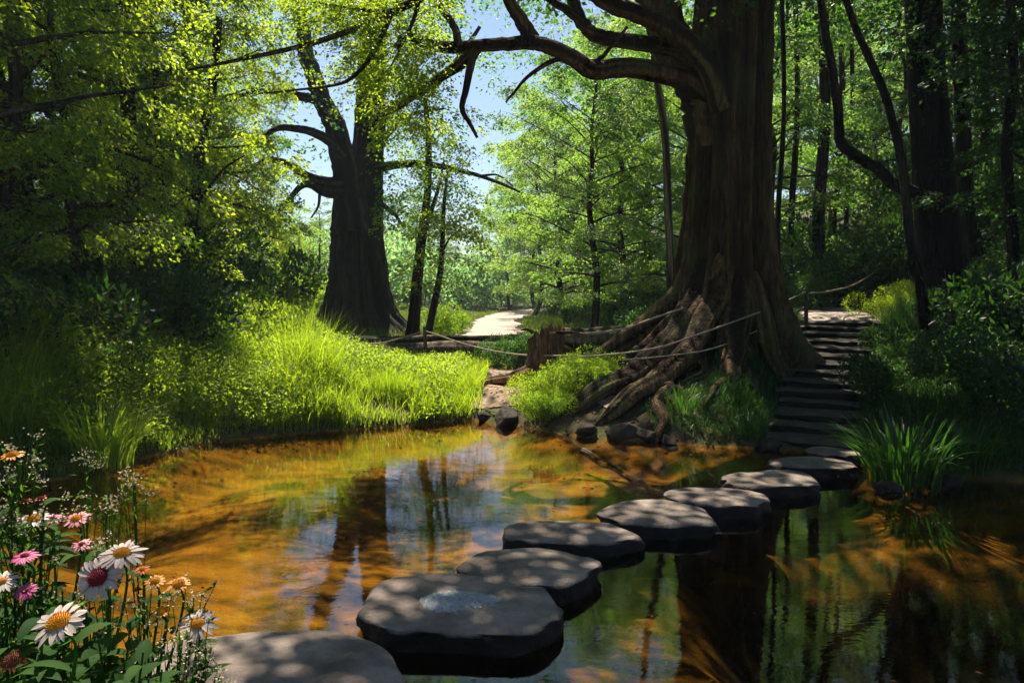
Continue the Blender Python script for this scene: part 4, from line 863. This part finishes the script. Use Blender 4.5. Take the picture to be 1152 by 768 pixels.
def _shade_steep(mk, lo, hi):  # steep faces darkened in the colour, standing in for their shade
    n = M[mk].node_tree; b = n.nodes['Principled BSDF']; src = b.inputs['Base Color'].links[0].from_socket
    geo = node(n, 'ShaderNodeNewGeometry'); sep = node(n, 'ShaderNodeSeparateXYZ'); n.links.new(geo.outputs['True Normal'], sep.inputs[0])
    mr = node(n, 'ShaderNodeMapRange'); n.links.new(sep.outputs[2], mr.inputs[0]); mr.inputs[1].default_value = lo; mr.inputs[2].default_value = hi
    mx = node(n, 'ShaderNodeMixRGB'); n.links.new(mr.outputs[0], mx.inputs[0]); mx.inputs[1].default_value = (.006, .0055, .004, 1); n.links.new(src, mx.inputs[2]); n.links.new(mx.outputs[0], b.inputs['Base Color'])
_shade_steep('step_stone', .55, .9); _shade_steep('stone', .35, .72)
def rockm(name, loc, size, seed, label, mat='rock', group=None):
    rg = np.random.default_rng(seed); n1, n2 = 22, 34; ph = np.linspace(.02, math.pi - .02, n1); th = np.linspace(0, 2 * np.pi, n2, endpoint=False); P_, T = np.meshgrid(ph, th, indexing='ij')
    d = np.stack([np.sin(P_) * np.cos(T), np.sin(P_) * np.sin(T), np.cos(P_)], -1); r = np.ones_like(P_)
    for _ in range(14):
        nn = norm(rg.normal(0, 1, 3)); dd = rg.uniform(.48, .85); q = d @ nn; r = np.minimum(r, np.where(q > .05, dd / np.maximum(q, .05), 9))
    r = r * (1 + .05 * vn(T * 3, P_ * 5 + seed, 2) + .03 * vn(T * 9, P_ * 15 + seed, 2)); V = d * r[..., None] * np.array(size)
    m_ = MB(); m_.add(V.reshape(-1, 3), grid_faces(n1, n2, True)[:, ::-1]); o = m_.build(name, M[mat], smooth=False); o.location = loc; o.rotation_euler = (0, 0, rg.uniform(0, 6.28))
    me = o.data; me.polygons.foreach_set('use_smooth', [True] * len(me.polygons))
    return tag(o, label, 'rock', group)
p = at_z(567, 474, .05); rockm('boulder', (p.x + .02, p.y + .12, .07), (.27, .20, .17), 704, 'dark square boulder at the water edge in front of the sandy path')
p = at_z(545, 470, .05); rockm('boulder', (p.x, p.y + .1, .04), (.15, .12, .09), 702, 'low pale rock just left of the dark square boulder')
for i, (px, py, s, z, lb) in enumerate([(665, 492, .17, .03, 'rock wedged under the tip of the long root'), (708, 496, .20, .04, 'largest dark rock at the foot of the roots'), (732, 498, .16, .03, 'rock right of the largest one at the foot of the roots'),
                                        (756, 501, .13, .01, 'low wet rock at the right end of the root foot'), (640, 486, .12, .02, 'small rock at the left end of the root foot'), (870, 508, .16, .02, 'dark rock beside the lowest step'), (1010, 556, .12, .0, 'small wet rock under the big grass clump'), (1075, 550, .15, .0, 'dark wet rock right of the big grass clump')]):
    p = at_z(px, py, 0); rockm('rock', (p.x, p.y + .15, z), (s * 1.25, s, s * .8), 710 + i, lb, group='rocks along the water edge')
p = at_y(1052, 405, 10.6); rockm('boulder', (p.x, 10.6, hz(p.x, 10.6) + .08), (.22, .14, .10), 760, 'grey rock lying among shaded plants right of the steps', 'stone')

# ------------------------------------------------------------------ stump and logs
SB = Vector((.52, 12.1, hz(.52, 12.1))); stp = thing('broken_stump', 'jagged rotten brown stump between the logs and the big tree', 'stump', SB)
ns, nr = 120, 44; th = np.linspace(0, 2 * np.pi, ns, endpoint=False); tz = np.linspace(0, 1, nr); T, Zt = np.meshgrid(th, tz)
top = .80 + .13 * np.abs(vn(T * 3.3, T * 0, 1.7)) ** .8 + .12 * np.sin(T * 1 + 2.6) + .035 * vn(T * 14, T * 0 + 3, 1)
rad = .33 - .11 * Zt + .30 * np.exp(-Zt * 6) * (1 + .5 * np.sin(T * 4 + 1)) ; rad = rad * (1 + .09 * (1 - 2 * np.abs(np.sin(T * 6 + 1.2 * Zt))) + .05 * (1 - 2 * np.abs(np.sin(T * 13 + 2 * Zt))) + .05 * vn(T * 5, Zt * 4, 1))
rad = rad + .05 * ss(.8, 1, Zt)
Vo = np.stack([rad * np.cos(T), rad * np.sin(T), Zt * top - .1], -1)
ri = rad[-1] * .72; Vi = np.stack([np.stack([ri * f * np.cos(th), ri * f * np.sin(th), np.full(ns, zz) + .04 * vn(th * 4, th * 0 + f, 1)], -1) for f, zz in ((1, .62), (.6, .5), (.02, .46))])
mb = MB(); mb.add(np.concatenate([Vo, Vi]).reshape(-1, 3), grid_faces(nr + 3, ns, True)); mb.build('trunk', M['wood_old'], stp)
mb = MB(); root_path(mb, [(.25, 12.0, .1), (-.05, 11.9, .04), (-.35, 12.0, .0), (-.62, 11.75, -.02)], .16, .04, .5); mb.build('root', M['wood_old'], stp, loc=SB)
mb = MB(); root_path(mb, [(.6, 11.8, .1), (.62, 11.4, .04), (.5, 11.1, .0)], .14, .04, .5); mb.build('root', M['wood_old'], stp, loc=SB)
mb = MB()
for a in [(635, 388, 650, 396, 668, 402), (640, 404, 655, 412, 660, 420), (600, 374, 592, 370, 586, 372), (625, 374, 645, 374, 662, 378)]:
    mb = MB(); P = [at_y(a[k], a[k + 1], 11.75) for k in (0, 2, 4)]; tube(mb, smooth_path(np.array(P), 5), np.linspace(.035, .008, 11), 6, .1)
    mb.build('broken_branch', M['wood_old'], stp, loc=SB)

def log(pts, r0, r1, label, mat='log_bark', name='fallen_log', seed=1, knots=(), flatn=1):
    P = np.array([at_y(*q) for q in pts]); path = smooth_path(P, 14); path[:, 2] += .02 * vn(np.arange(len(path)) * .3, 0 * path[:, 0] + seed, 1); loc = Vector(path[0])
    t = thing(name, label, 'log', loc, None); m_ = MB(); tt = np.linspace(0, 1, len(path)); tube(m_, path, (r0 + (r1 - r0) * tt), 28, .055); m_.build('trunk', M[mat], t, loc=loc)
    for kpts, ra, rb in knots:
        m_ = MB(); tube(m_, smooth_path(np.array([at_y(*q) for q in kpts]), 5), np.linspace(ra, rb, 5 * (len(kpts) - 1) + 1), 7, .1); m_.build('branch', M[mat], t, loc=loc)
    return t
log([(330, 394, 16.4), (420, 399, 16.1), (520, 398, 15.8), (625, 397, 15.6)], .26, .22, 'long dark mossy log spanning the inlet below the left giant tree',
    knots=[([(440, 410, 15.8), (447, 418, 15.6), (455, 420, 15.5)], .04, .015), ([(490, 408, 15.7), (500, 416, 15.6), (505, 425, 15.5)], .05, .02)])
log([(300, 381, 17.3), (400, 383, 17.0), (500, 384, 16.7), (610, 383, 16.3)], .10, .13, 'thin weathered grey log lying along the top of the mossy one')
log([(628, 384, 13.6), (680, 383, 13.3), (735, 378, 13.0), (775, 370, 12.7)], .22, .25, 'dark log leaning from the stump to the big brown trunk')
log([(520, 425, 12.9), (545, 432, 12.7), (580, 424, 12.6)], .05, .06, 'short broken branch lying left of the stump', name='fallen_branch')
p0 = at_z(605, 492, .03)
log([(755, 560, 6.9), (720, 543, 7.3), (690, 528, 7.9), (655, 508, 8.5)], .02, .035, 'pale thin branch lying in the shallow water by the roots', name='fallen_branch', mat='bark_pale')

# ------------------------------------------------------------------ rope fences
def post(parent, base, x, y, z0, z1, r=.035):
    m_ = MB(); tube(m_, np.array([(x, y, z0), (x + .01, y, (z0 + z1) / 2), (x - .005, y, z1)]), [r * 1.1, r, r * .9], 9, .06); return m_.build('post', M['post'], parent, loc=base)
def ropem(parent, base, pts, r=.013):
    path = smooth_path(np.array(pts), 10); m_ = MB(); L = np.r_[0, np.cumsum(np.linalg.norm(np.diff(path, axis=0), axis=1))]
    for ph in (0, 2.09, 4.18):
        s = np.arange(0, L[-1], .035); q = np.stack([np.interp(s, L, path[:, i]) for i in range(3)], -1)
        w = s / .14 * 6.283 + ph; q = q + np.stack([0 * w, np.cos(w), np.sin(w)], -1) * r * .55; tube(m_, q, r * .62, 5, cap=False)
    return m_.build('rope', M['rope'], parent, loc=base)
pA = at_y(478, 372, 14.6); gA = hz(pA.x, 14.6); pB = at_y(907, 328, 13.35); gB = hz(pB.x, 13.35)
fb = Vector((pB.x, pB.y, gB)); rf = thing('rope_fence', 'sagging rope barrier on thin posts from the logs past the big trunk to the steps', 'fence', fb)
post(rf, fb, pA.x, 14.6, gA - .2, pA.z + .08); post(rf, fb, pB.x, 13.35, gB - .2, pB.z + .04)
pC = at_y(735, 392, 10.45); gC = hz(pC.x, 10.45)
ropem(rf, fb, [tuple(at_y(350, 384, 15.6)), tuple(at_y(420, 387, 15.0)), tuple(pA)])
ropem(rf, fb, [tuple(pA), tuple(at_y(530, 389, 13.8)), tuple(at_y(577, 398, 12.9)), tuple(at_y(626, 400, 11.5)), tuple(at_y(672, 400, 11.0)), tuple(pC), tuple(at_y(780, 378, 10.5)), tuple(at_y(822, 363, 10.65)), tuple(at_y(870, 345, 11.6)), tuple(pB)])
ropem(rf, fb, [tuple(at_y(700, 405, 10.3)), tuple(at_y(752, 400, 10.3)), tuple(at_y(805, 391, 10.4)), tuple(at_y(860, 368, 11.4)), tuple(at_y(905, 345, 13.3))], .010)
ropem(rf, fb, [tuple(at_y(618, 374, 11.8)), tuple(at_y(660, 375, 11.9)), tuple(at_y(700, 370, 11.6)), tuple(at_y(735, 358, 11.3)), tuple(at_y(770, 346, 11.0))], .016)
pD = at_y(1003, 293, 19); gD = hz(pD.x, 19)
f2 = thing('rope_fence', 'thin rope climbing beside the gravel path above the steps', 'fence', (pD.x, pD.y, gD))
post(f2, (pD.x, pD.y, gD), pD.x, 19, gD - .2, pD.z + .05, .045)
ropem(f2, (pD.x, pD.y, gD), [tuple(at_y(908, 330, 13.4)), tuple(at_y(935, 327, 15)), tuple(at_y(965, 318, 17)), tuple(pD)], .014)

# ------------------------------------------------------------------ foreground flowers
M['petal_white'] = flat('petal_white', (.42, .345, .30), .55, .3, .25); M['petal_pink'] = flat('petal_pink', (.46, .06, .19), .55, .3, .25)
M['petal_rose'] = flat('petal_rose', (.52, .19, .20), .55, .3, .25); M['petal_orange'] = flat('petal_orange', (.60, .22, .015), .55, .3, .25)
M['petal_red'] = flat('petal_red', (.70, .12, .04), .55, .3, .2)
M['disc_yellow'] = flat('disc_yellow', (.62, .28, .01), .8, .2); M['disc_red'] = flat('disc_red', (.18, .012, .02), .7, .2); M['disc_brown'] = flat('disc_brown', (.16, .06, .03), .9, .1)
M['tiny_white'] = flat('tiny_white', (.50, .45, .27), .7, .2, .2)
def blade_leaf(mb, base, d, L, W, tone, droop=.3, rg=None):
    d = np.array(d, float); d /= np.linalg.norm(d); s_ = np.cross(d, (0, 0, 1)); s_ /= np.linalg.norm(s_) + 1e-9; nn = np.cross(s_, d); t = np.linspace(0, 1, 7)
    w = W * .5 * np.sin(np.pi * np.clip(t, .0, 1) ** .75) ** .8; w[0] = W * .05; w[-1] = .0003
    c_ = np.array(base) + d * (t * L)[:, None] - np.array([0, 0, 1]) * (droop * L * t ** 2)[:, None]
    V = np.stack([c_ - s_ * w[:, None] + nn * w[:, None] * .35, c_, c_ + s_ * w[:, None] + nn * w[:, None] * .35], 1); mb.add(V.reshape(-1, 3), grid_faces(7, 3), tone)
def flower(px, py, Yd, wpx, face, petal, disc, label, seed, npet=22, discr=.30, dome=.5, cup=.0, petw=.105, name='daisy', cat='flower', droopy=.12, leaves=5):
    rg = np.random.default_rng(seed); c_ = at_y(px, py, Yd); Rr = wpx / 2 / F * Yd
    bx = c_.x + rg.uniform(-.28, .03); by = Yd + rg.uniform(-.18, .10)
    bx = min(bx, -.72 if by < 1.6 else -.80 - .3 * max(0, by - 1.8)); g0 = hz(bx, by); base = Vector((bx, by, g0))
    t = thing(name, label, cat, base, 'flowers on the near left bank')
    fn = Vector(face).normalized(); q = Vector((0, 0, 1)).rotation_difference(fn).to_matrix(); Q = np.array(q); C0 = np.array(c_) - np.array(base)
    m_ = MB()
    for layer in range(2 if npet > 12 else 1):
        nn = npet // 2 if npet > 12 else npet
        for k in range(nn):
            a = 2 * np.pi * (k + .5 * layer) / nn + rg.normal(0, .06); L = Rr * rg.uniform(.86, 1.08) * (1 - .05 * layer); s_ = np.linspace(0, 1, 7); w = Rr * petw * rg.uniform(.8, 1.15) * np.array([.35, .7, .95, 1.05, 1.0, .72, .18])
            rr = Rr * discr * .7 + (L - Rr * discr * .7) * s_; zz = cup * Rr * s_ - droopy * Rr * s_ ** 2 * rg.uniform(.2, 1.8) - .02 * Rr * layer + rg.normal(0, .02) * Rr
            ca, sa = math.cos(a), math.sin(a)
            P = [np.stack([rr * ca - sgn * w * sa, rr * sa + sgn * w * ca, zz + abs(sgn) * w * .22], -1) for sgn in (-1, 0, 1)]
            V = np.stack(P, 1).reshape(-1, 3) @ Q.T + C0; m_.add(V, grid_faces(7, 3), rg.uniform(.45, 1))
    m_.build('petals', M[petal], t)
    m_ = MB(); dr = Rr * discr; th = np.linspace(0, 2 * np.pi, 20, endpoint=False); V = []
    for f in np.linspace(.03, 1, 9): V.append(np.stack([dr * f * np.cos(th), dr * f * np.sin(th), np.full(20, dr * dome * (1 - f ** 2.2) + .01 * Rr)], -1))
    m_.add(np.array(V).reshape(-1, 3) @ Q.T + C0, grid_faces(9, 20, True), .3)
    nf = 110
    for k in range(nf):
        f = math.sqrt((k + .5) / nf); a = k * 2.39996; b0 = np.array([dr * f * math.cos(a), dr * f * math.sin(a), dr * dome * (1 - f ** 2.2)]); s_ = dr * .085
        n_ = np.array([math.cos(a) * f * .7, math.sin(a) * f * .7, 1]); tip = b0 + n_ * s_ * 2.2
        ring = np.array([b0 + s_ * np.array([math.cos(u), math.sin(u), 0]) for u in (0, 2.09, 4.18)]); m_.add(np.vstack([ring, tip]) @ Q.T + C0, [[0, 1, 3], [1, 2, 3], [2, 0, 3]], rg.uniform(.4, 1))
    m_.build('flower_center', M[disc], t, smooth=False)
    m_ = MB(); V = []
    for f, z in ((1.15, -.02), (.9, -.22), (.5, -.42), (.15, -.55)): V.append(np.stack([dr * f * np.cos(th), dr * f * np.sin(th), np.full(20, z * dr)], -1))
    m_.add(np.array(V).reshape(-1, 3) @ Q.T + C0, grid_faces(4, 20, True)); back = C0 - Q @ np.array([0, 0, dr * .4])
    mid = back - np.array(fn) * Rr * 1.0 - np.array([0, 0, .06]); P = smooth_path(np.array([(0, 0, -.05), (back[0] * .35 + .01, back[1] * .3, back[2] * .45), mid, back]), 6)
    tube(m_, P, np.linspace(.0045, .0026, len(P)), 7); m_.build('stem', M['flower_leaf'], t)
    if leaves:
        m_ = MB()
        for k in range(leaves):
            f = rg.uniform(.15, .85); b0 = P[int(f * (len(P) - 1))]; a = rg.uniform(0, 6.28); blade_leaf(m_, b0, (math.cos(a), math.sin(a), .6), rg.uniform(.06, .12), rg.uniform(.018, .035), rg.uniform(.2, .9), .4)
        m_.build('foliage', M['flower_leaf'], t)
    return t
FL = [(14, 511, 1.95, 26, (0, -.3, 1), 'petal_orange', 'disc_yellow', 'orange dome flower high at the left edge above the white sprigs', 16, .5),
      (38, 583, 1.95, 38, (.1, -.25, 1), 'petal_white', 'disc_yellow', 'white daisy with orange middle touching a pink bloom', 18, .40),
      (60, 583, 2.0, 26, (.2, -.3, 1), 'petal_pink', 'disc_red', 'small pink bloom touching the orange-centred white daisy', 18, .3),
      (86, 583, 2.0, 32, (0, -.35, 1), 'petal_rose', 'disc_yellow', 'pale peach daisy on a tall dark stem over the water', 22, .38),
      (92, 612, 1.9, 26, (0, -.3, 1), 'petal_rose', 'disc_red', 'small rose daisy just above the crimson-centred one', 22, .3),
      (28, 625, 1.8, 32, (0, -.2, 1), 'petal_pink', 'disc_red', 'magenta pink bloom in side view near the left edge', 26, .3),
      (29, 664, 1.75, 26, (0, -.6, 1), 'petal_pink', 'disc_red', 'dusky pink bloom below the magenta one', 26, .3),
      (3, 653, 1.75, 36, (.2, -.5, 1), 'petal_white', 'disc_yellow', 'white daisy cut by the left edge of the picture', 20, .25),
      (137, 622, 1.8, 54, (.1, -.32, 1), 'petal_white', 'disc_yellow', 'white daisy with yellow middle seen from the side, highest of the big ones', 22, .34),
      (110, 649, 1.75, 56, (0, -1.1, .9), 'petal_white', 'disc_red', 'white daisy facing forward with a crimson domed centre', 26, .40),
      (66, 699, 1.5, 64, (-.15, -.55, 1), 'petal_white', 'disc_yellow', 'largest white daisy with a broad orange centre, lower left', 26, .42),
      (160, 640, 1.9, 18, (0, -.3, 1), 'petal_red', 'disc_yellow', 'tiny red-orange bloom right of the crimson-centred daisy', 14, .4),
      (174, 653, 1.85, 26, (0, -.4, 1), 'petal_orange', 'disc_yellow', 'small orange daisy, left of the pair over the dark water', 16, .45),
      (201, 656, 1.85, 30, (.1, -.4, 1), 'petal_orange', 'disc_yellow', 'small orange daisy, right of the pair over the dark water', 16, .45),
      (181, 687, 1.8, 22, (0, -.4, 1), 'petal_orange', 'disc_yellow', 'small orange bloom among the cream sprigs', 16, .5),
      (222, 701, 1.8, 48, (.15, -.5, 1), 'petal_white', 'disc_yellow', 'white daisy with yellow middle farthest right among the sprigs', 22, .34),
      (46, 560, 1.95, 14, (0, -.2, 1), 'petal_red', 'disc_brown', 'small dark red bud above the orange-centred white daisy', 10, .6),
      (28, 563, 1.95, 14, (0, -.2, 1), 'petal_red', 'disc_brown', 'small reddish bud at the left, beside the dark red one', 10, .6),
      (14, 742, 1.6, 34, (.1, -.5, 1), 'petal_red', 'disc_brown', 'withered brown flower head at the lower left corner', 14, .65),
      (150, 757, 1.7, 24, (0, -.4, 1), 'petal_red', 'disc_brown', 'dark red withered bud at the bottom edge', 12, .65)]
for i, (px, py, Yd, w, face, pe, di, lab, npet, dr) in enumerate(FL):
    flower(px, py, Yd, w, face, pe, di, lab, 800 + i, npet, dr, leaves=6)
def leafy(x, y, Hh, label, seed, wid=.04, n=26, L=.10):
    rg = np.random.default_rng(seed); z = hz(x, y); t = thing('leafy_plant', label, 'plant', (x, y, z), 'leafy plants among the flowers'); s_ = MB(); l_ = MB()
    for k in range(3):
        a = rg.uniform(0, 6.28); top = np.array([math.cos(a) * .1, math.sin(a) * .08, Hh * rg.uniform(.75, 1.05)]); P = smooth_path(np.array([(0, 0, -.03), top * [.3, .3, .5], top]), 6); tube(s_, P, np.linspace(.005, .002, len(P)), 6)
        for j in range(n // 3):
            f = .12 + .88 * (j + .5) / (n / 3); b0 = np.array([np.interp(f, np.linspace(0, 1, len(P)), P[:, i]) for i in range(3)])
            for sg in (0, math.pi): aa = j * 1.57 + sg + rg.normal(0, .3); blade_leaf(l_, b0, (math.cos(aa), math.sin(aa), rg.uniform(.2, .8)), L * (1.15 - .5 * f) * rg.uniform(.7, 1.2), wid * rg.uniform(.7, 1.2), rg.uniform(.1, .95), rg.uniform(.15, .6))
    s_.build('stem', M['flower_leaf'], t); l_.build('foliage', M['flower_leaf'], t)
k = 0; rg0 = np.random.default_rng(77); LP = []
for px, py, Yd in [(10, 690, 1.65), (45, 745, 1.6), (85, 755, 1.6), (120, 730, 1.6), (150, 740, 1.62), (105, 690, 1.75), (125, 690, 1.78), (60, 640, 1.9), (20, 640, 1.9), (90, 650, 1.95), (0, 600, 2.1), (5, 750, 1.5), (70, 775, 1.5), (180, 745, 1.65), (30, 715, 1.75), (140, 700, 1.7), (100, 765, 1.5), (0, 560, 2.4), (25, 590, 2.4), (15, 670, 1.9), (50, 680, 1.9), (75, 720, 1.8), (95, 715, 1.85), (125, 755, 1.5), (165, 765, 1.6), (190, 760, 1.75), (205, 745, 1.85), (35, 775, 1.5), (60, 700, 2.0), (130, 735, 1.9)]:
    p = at_y(px, py, Yd); x = min(p.x, -.70 if Yd < 1.7 else -.82 - .3 * max(0, Yd - 1.8)); LP.append((px, x, Yd, max(.15, p.z - hz(x, Yd))))
for i, (px, x, Yd, hgt) in enumerate(sorted(LP)): leafy(x, Yd, hgt, 'leafy green stems between the foreground flowers, %s from the left' % ORD[i], 900 + i, n=48, wid=.032, L=.11)
def sprig(px, py, Yd, label, seed, nb=12, sp=.07, name='wildflower_sprig', Lst=None, top=None):
    rg = np.random.default_rng(seed); c_ = at_y(px, py, Yd); bx = min(c_.x, -.72 if Yd < 1.7 else -.82 - .3 * max(0, Yd - 1.8)); g0 = hz(bx, Yd); t = thing(name, label, 'wildflower', (bx, Yd, g0), 'cream wildflower sprigs')
    s_ = MB(); f_ = MB(); l_ = MB(); C0 = np.array((c_.x - bx, 0, c_.z - g0)); P = smooth_path(np.array([(0, 0, -.03), C0 * [.35, 1, .5], C0]), 8); tube(s_, P, np.linspace(.0035, .0018, len(P)), 5)
    for k in range(nb):
        b0 = P[int(len(P) * rg.uniform(.6, 1)) - 1]; e = C0 + rg.normal(0, sp, 3) * [1, .8, .9]; tube(s_, smooth_path(np.array([b0, (b0 + e) / 2 + [0, 0, -.01], e]), 3), np.linspace(.0016, .0009, 7), 4, cap=False)
        m_ = 13; q = e + rg.normal(0, .010, (m_, 3)); n5 = 2
        for j in range(n5): add_leaves(f_, q, rg.normal(0, 1, (m_, 3)) + [0, 0, .8], rg.normal(0, .6, (m_, 3)) + [0, 0, 1], .0055 * rg.uniform(.7, 1.3, m_), .0046, rg.uniform(.2, 1, m_))
        u = rg.uniform(0, 1, 5)[:, None]; add_leaves(l_, b0 + (e - b0) * u, rg.normal(0, 1, (5, 3)), rg.normal(0, .5, (5, 3)) + [0, 0, 1], .024, .009, rg.uniform(0, 1, 5), 6)
    s_.build('stem', M['flower_leaf'], t); f_.build('blossom', M['tiny_white'], t, smooth=False); l_.build('foliage', M['flower_leaf'], t, smooth=False)
for i, (px, py, Yd, nb, sp, lab) in enumerate([(22, 540, 1.95, 34, .055, 'dense cream sprigs below the orange dome flower at the left edge'), (12, 575, 1.9, 26, .05, 'cream sprig crowding the left edge beside the orange-centred daisy'),
        (118, 562, 2.05, 12, .035, 'airy white sprig reaching right over the water'), (152, 543, 2.05, 9, .025, 'tip of airy white blossom highest over the water'), (70, 665, 1.8, 16, .045, 'cream sprig between the pink blooms and the forward-facing daisy'),
        (165, 680, 1.78, 18, .04, 'cream sprig around the small orange bloom'), (218, 672, 1.85, 14, .03, 'cream sprig just above the farthest-right daisy'), (205, 720, 1.75, 22, .04, 'cream sprig below the farthest-right daisy'),
        (232, 735, 1.75, 20, .032, 'cream sprig drooping over the flat rock'), (242, 764, 1.7, 14, .03, 'lowest cream sprig at the bottom edge over the flat rock'), (120, 600, 1.95, 12, .04, 'cream sprig between the peach daisy and the yellow-centred one'),
        (45, 610, 1.95, 14, .05, 'cream sprig behind the magenta bloom'), (95, 520, 2.4, 10, .03, 'thin upright sprig standing alone before the left shore')]):
    sprig(px, py, Yd, lab, 950 + i, max(6, int(nb * .6)), sp)

# ------------------------------------------------------------------ haze
mh, n, b, out = newmat('haze'); n.nodes.remove(b); pv = node(n, 'ShaderNodeVolumePrincipled'); pv.inputs['Color'].default_value = (.80, .90, 1.0, 1); pv.inputs['Density'].default_value = .0006; pv.inputs['Anisotropy'].default_value = .1
n.links.new(pv.outputs[0], out.inputs['Volume'])
x0, x1, y0, y1, z0, z1 = -120, 130, -30, 160, -2, 42
mb = MB(); mb.add([(x0, y0, z0), (x1, y0, z0), (x1, y1, z0), (x0, y1, z0), (x0, y0, z1), (x1, y0, z1), (x1, y1, z1), (x0, y1, z1)], [[0, 3, 2, 1], [4, 5, 6, 7], [0, 1, 5, 4], [1, 2, 6, 5], [2, 3, 7, 6], [3, 0, 4, 7]])
HAZE = True
if HAZE: tag(mb.build('haze', mh, smooth=False), 'thin sunlit haze fading the far trees', 'haze', kind='stuff')
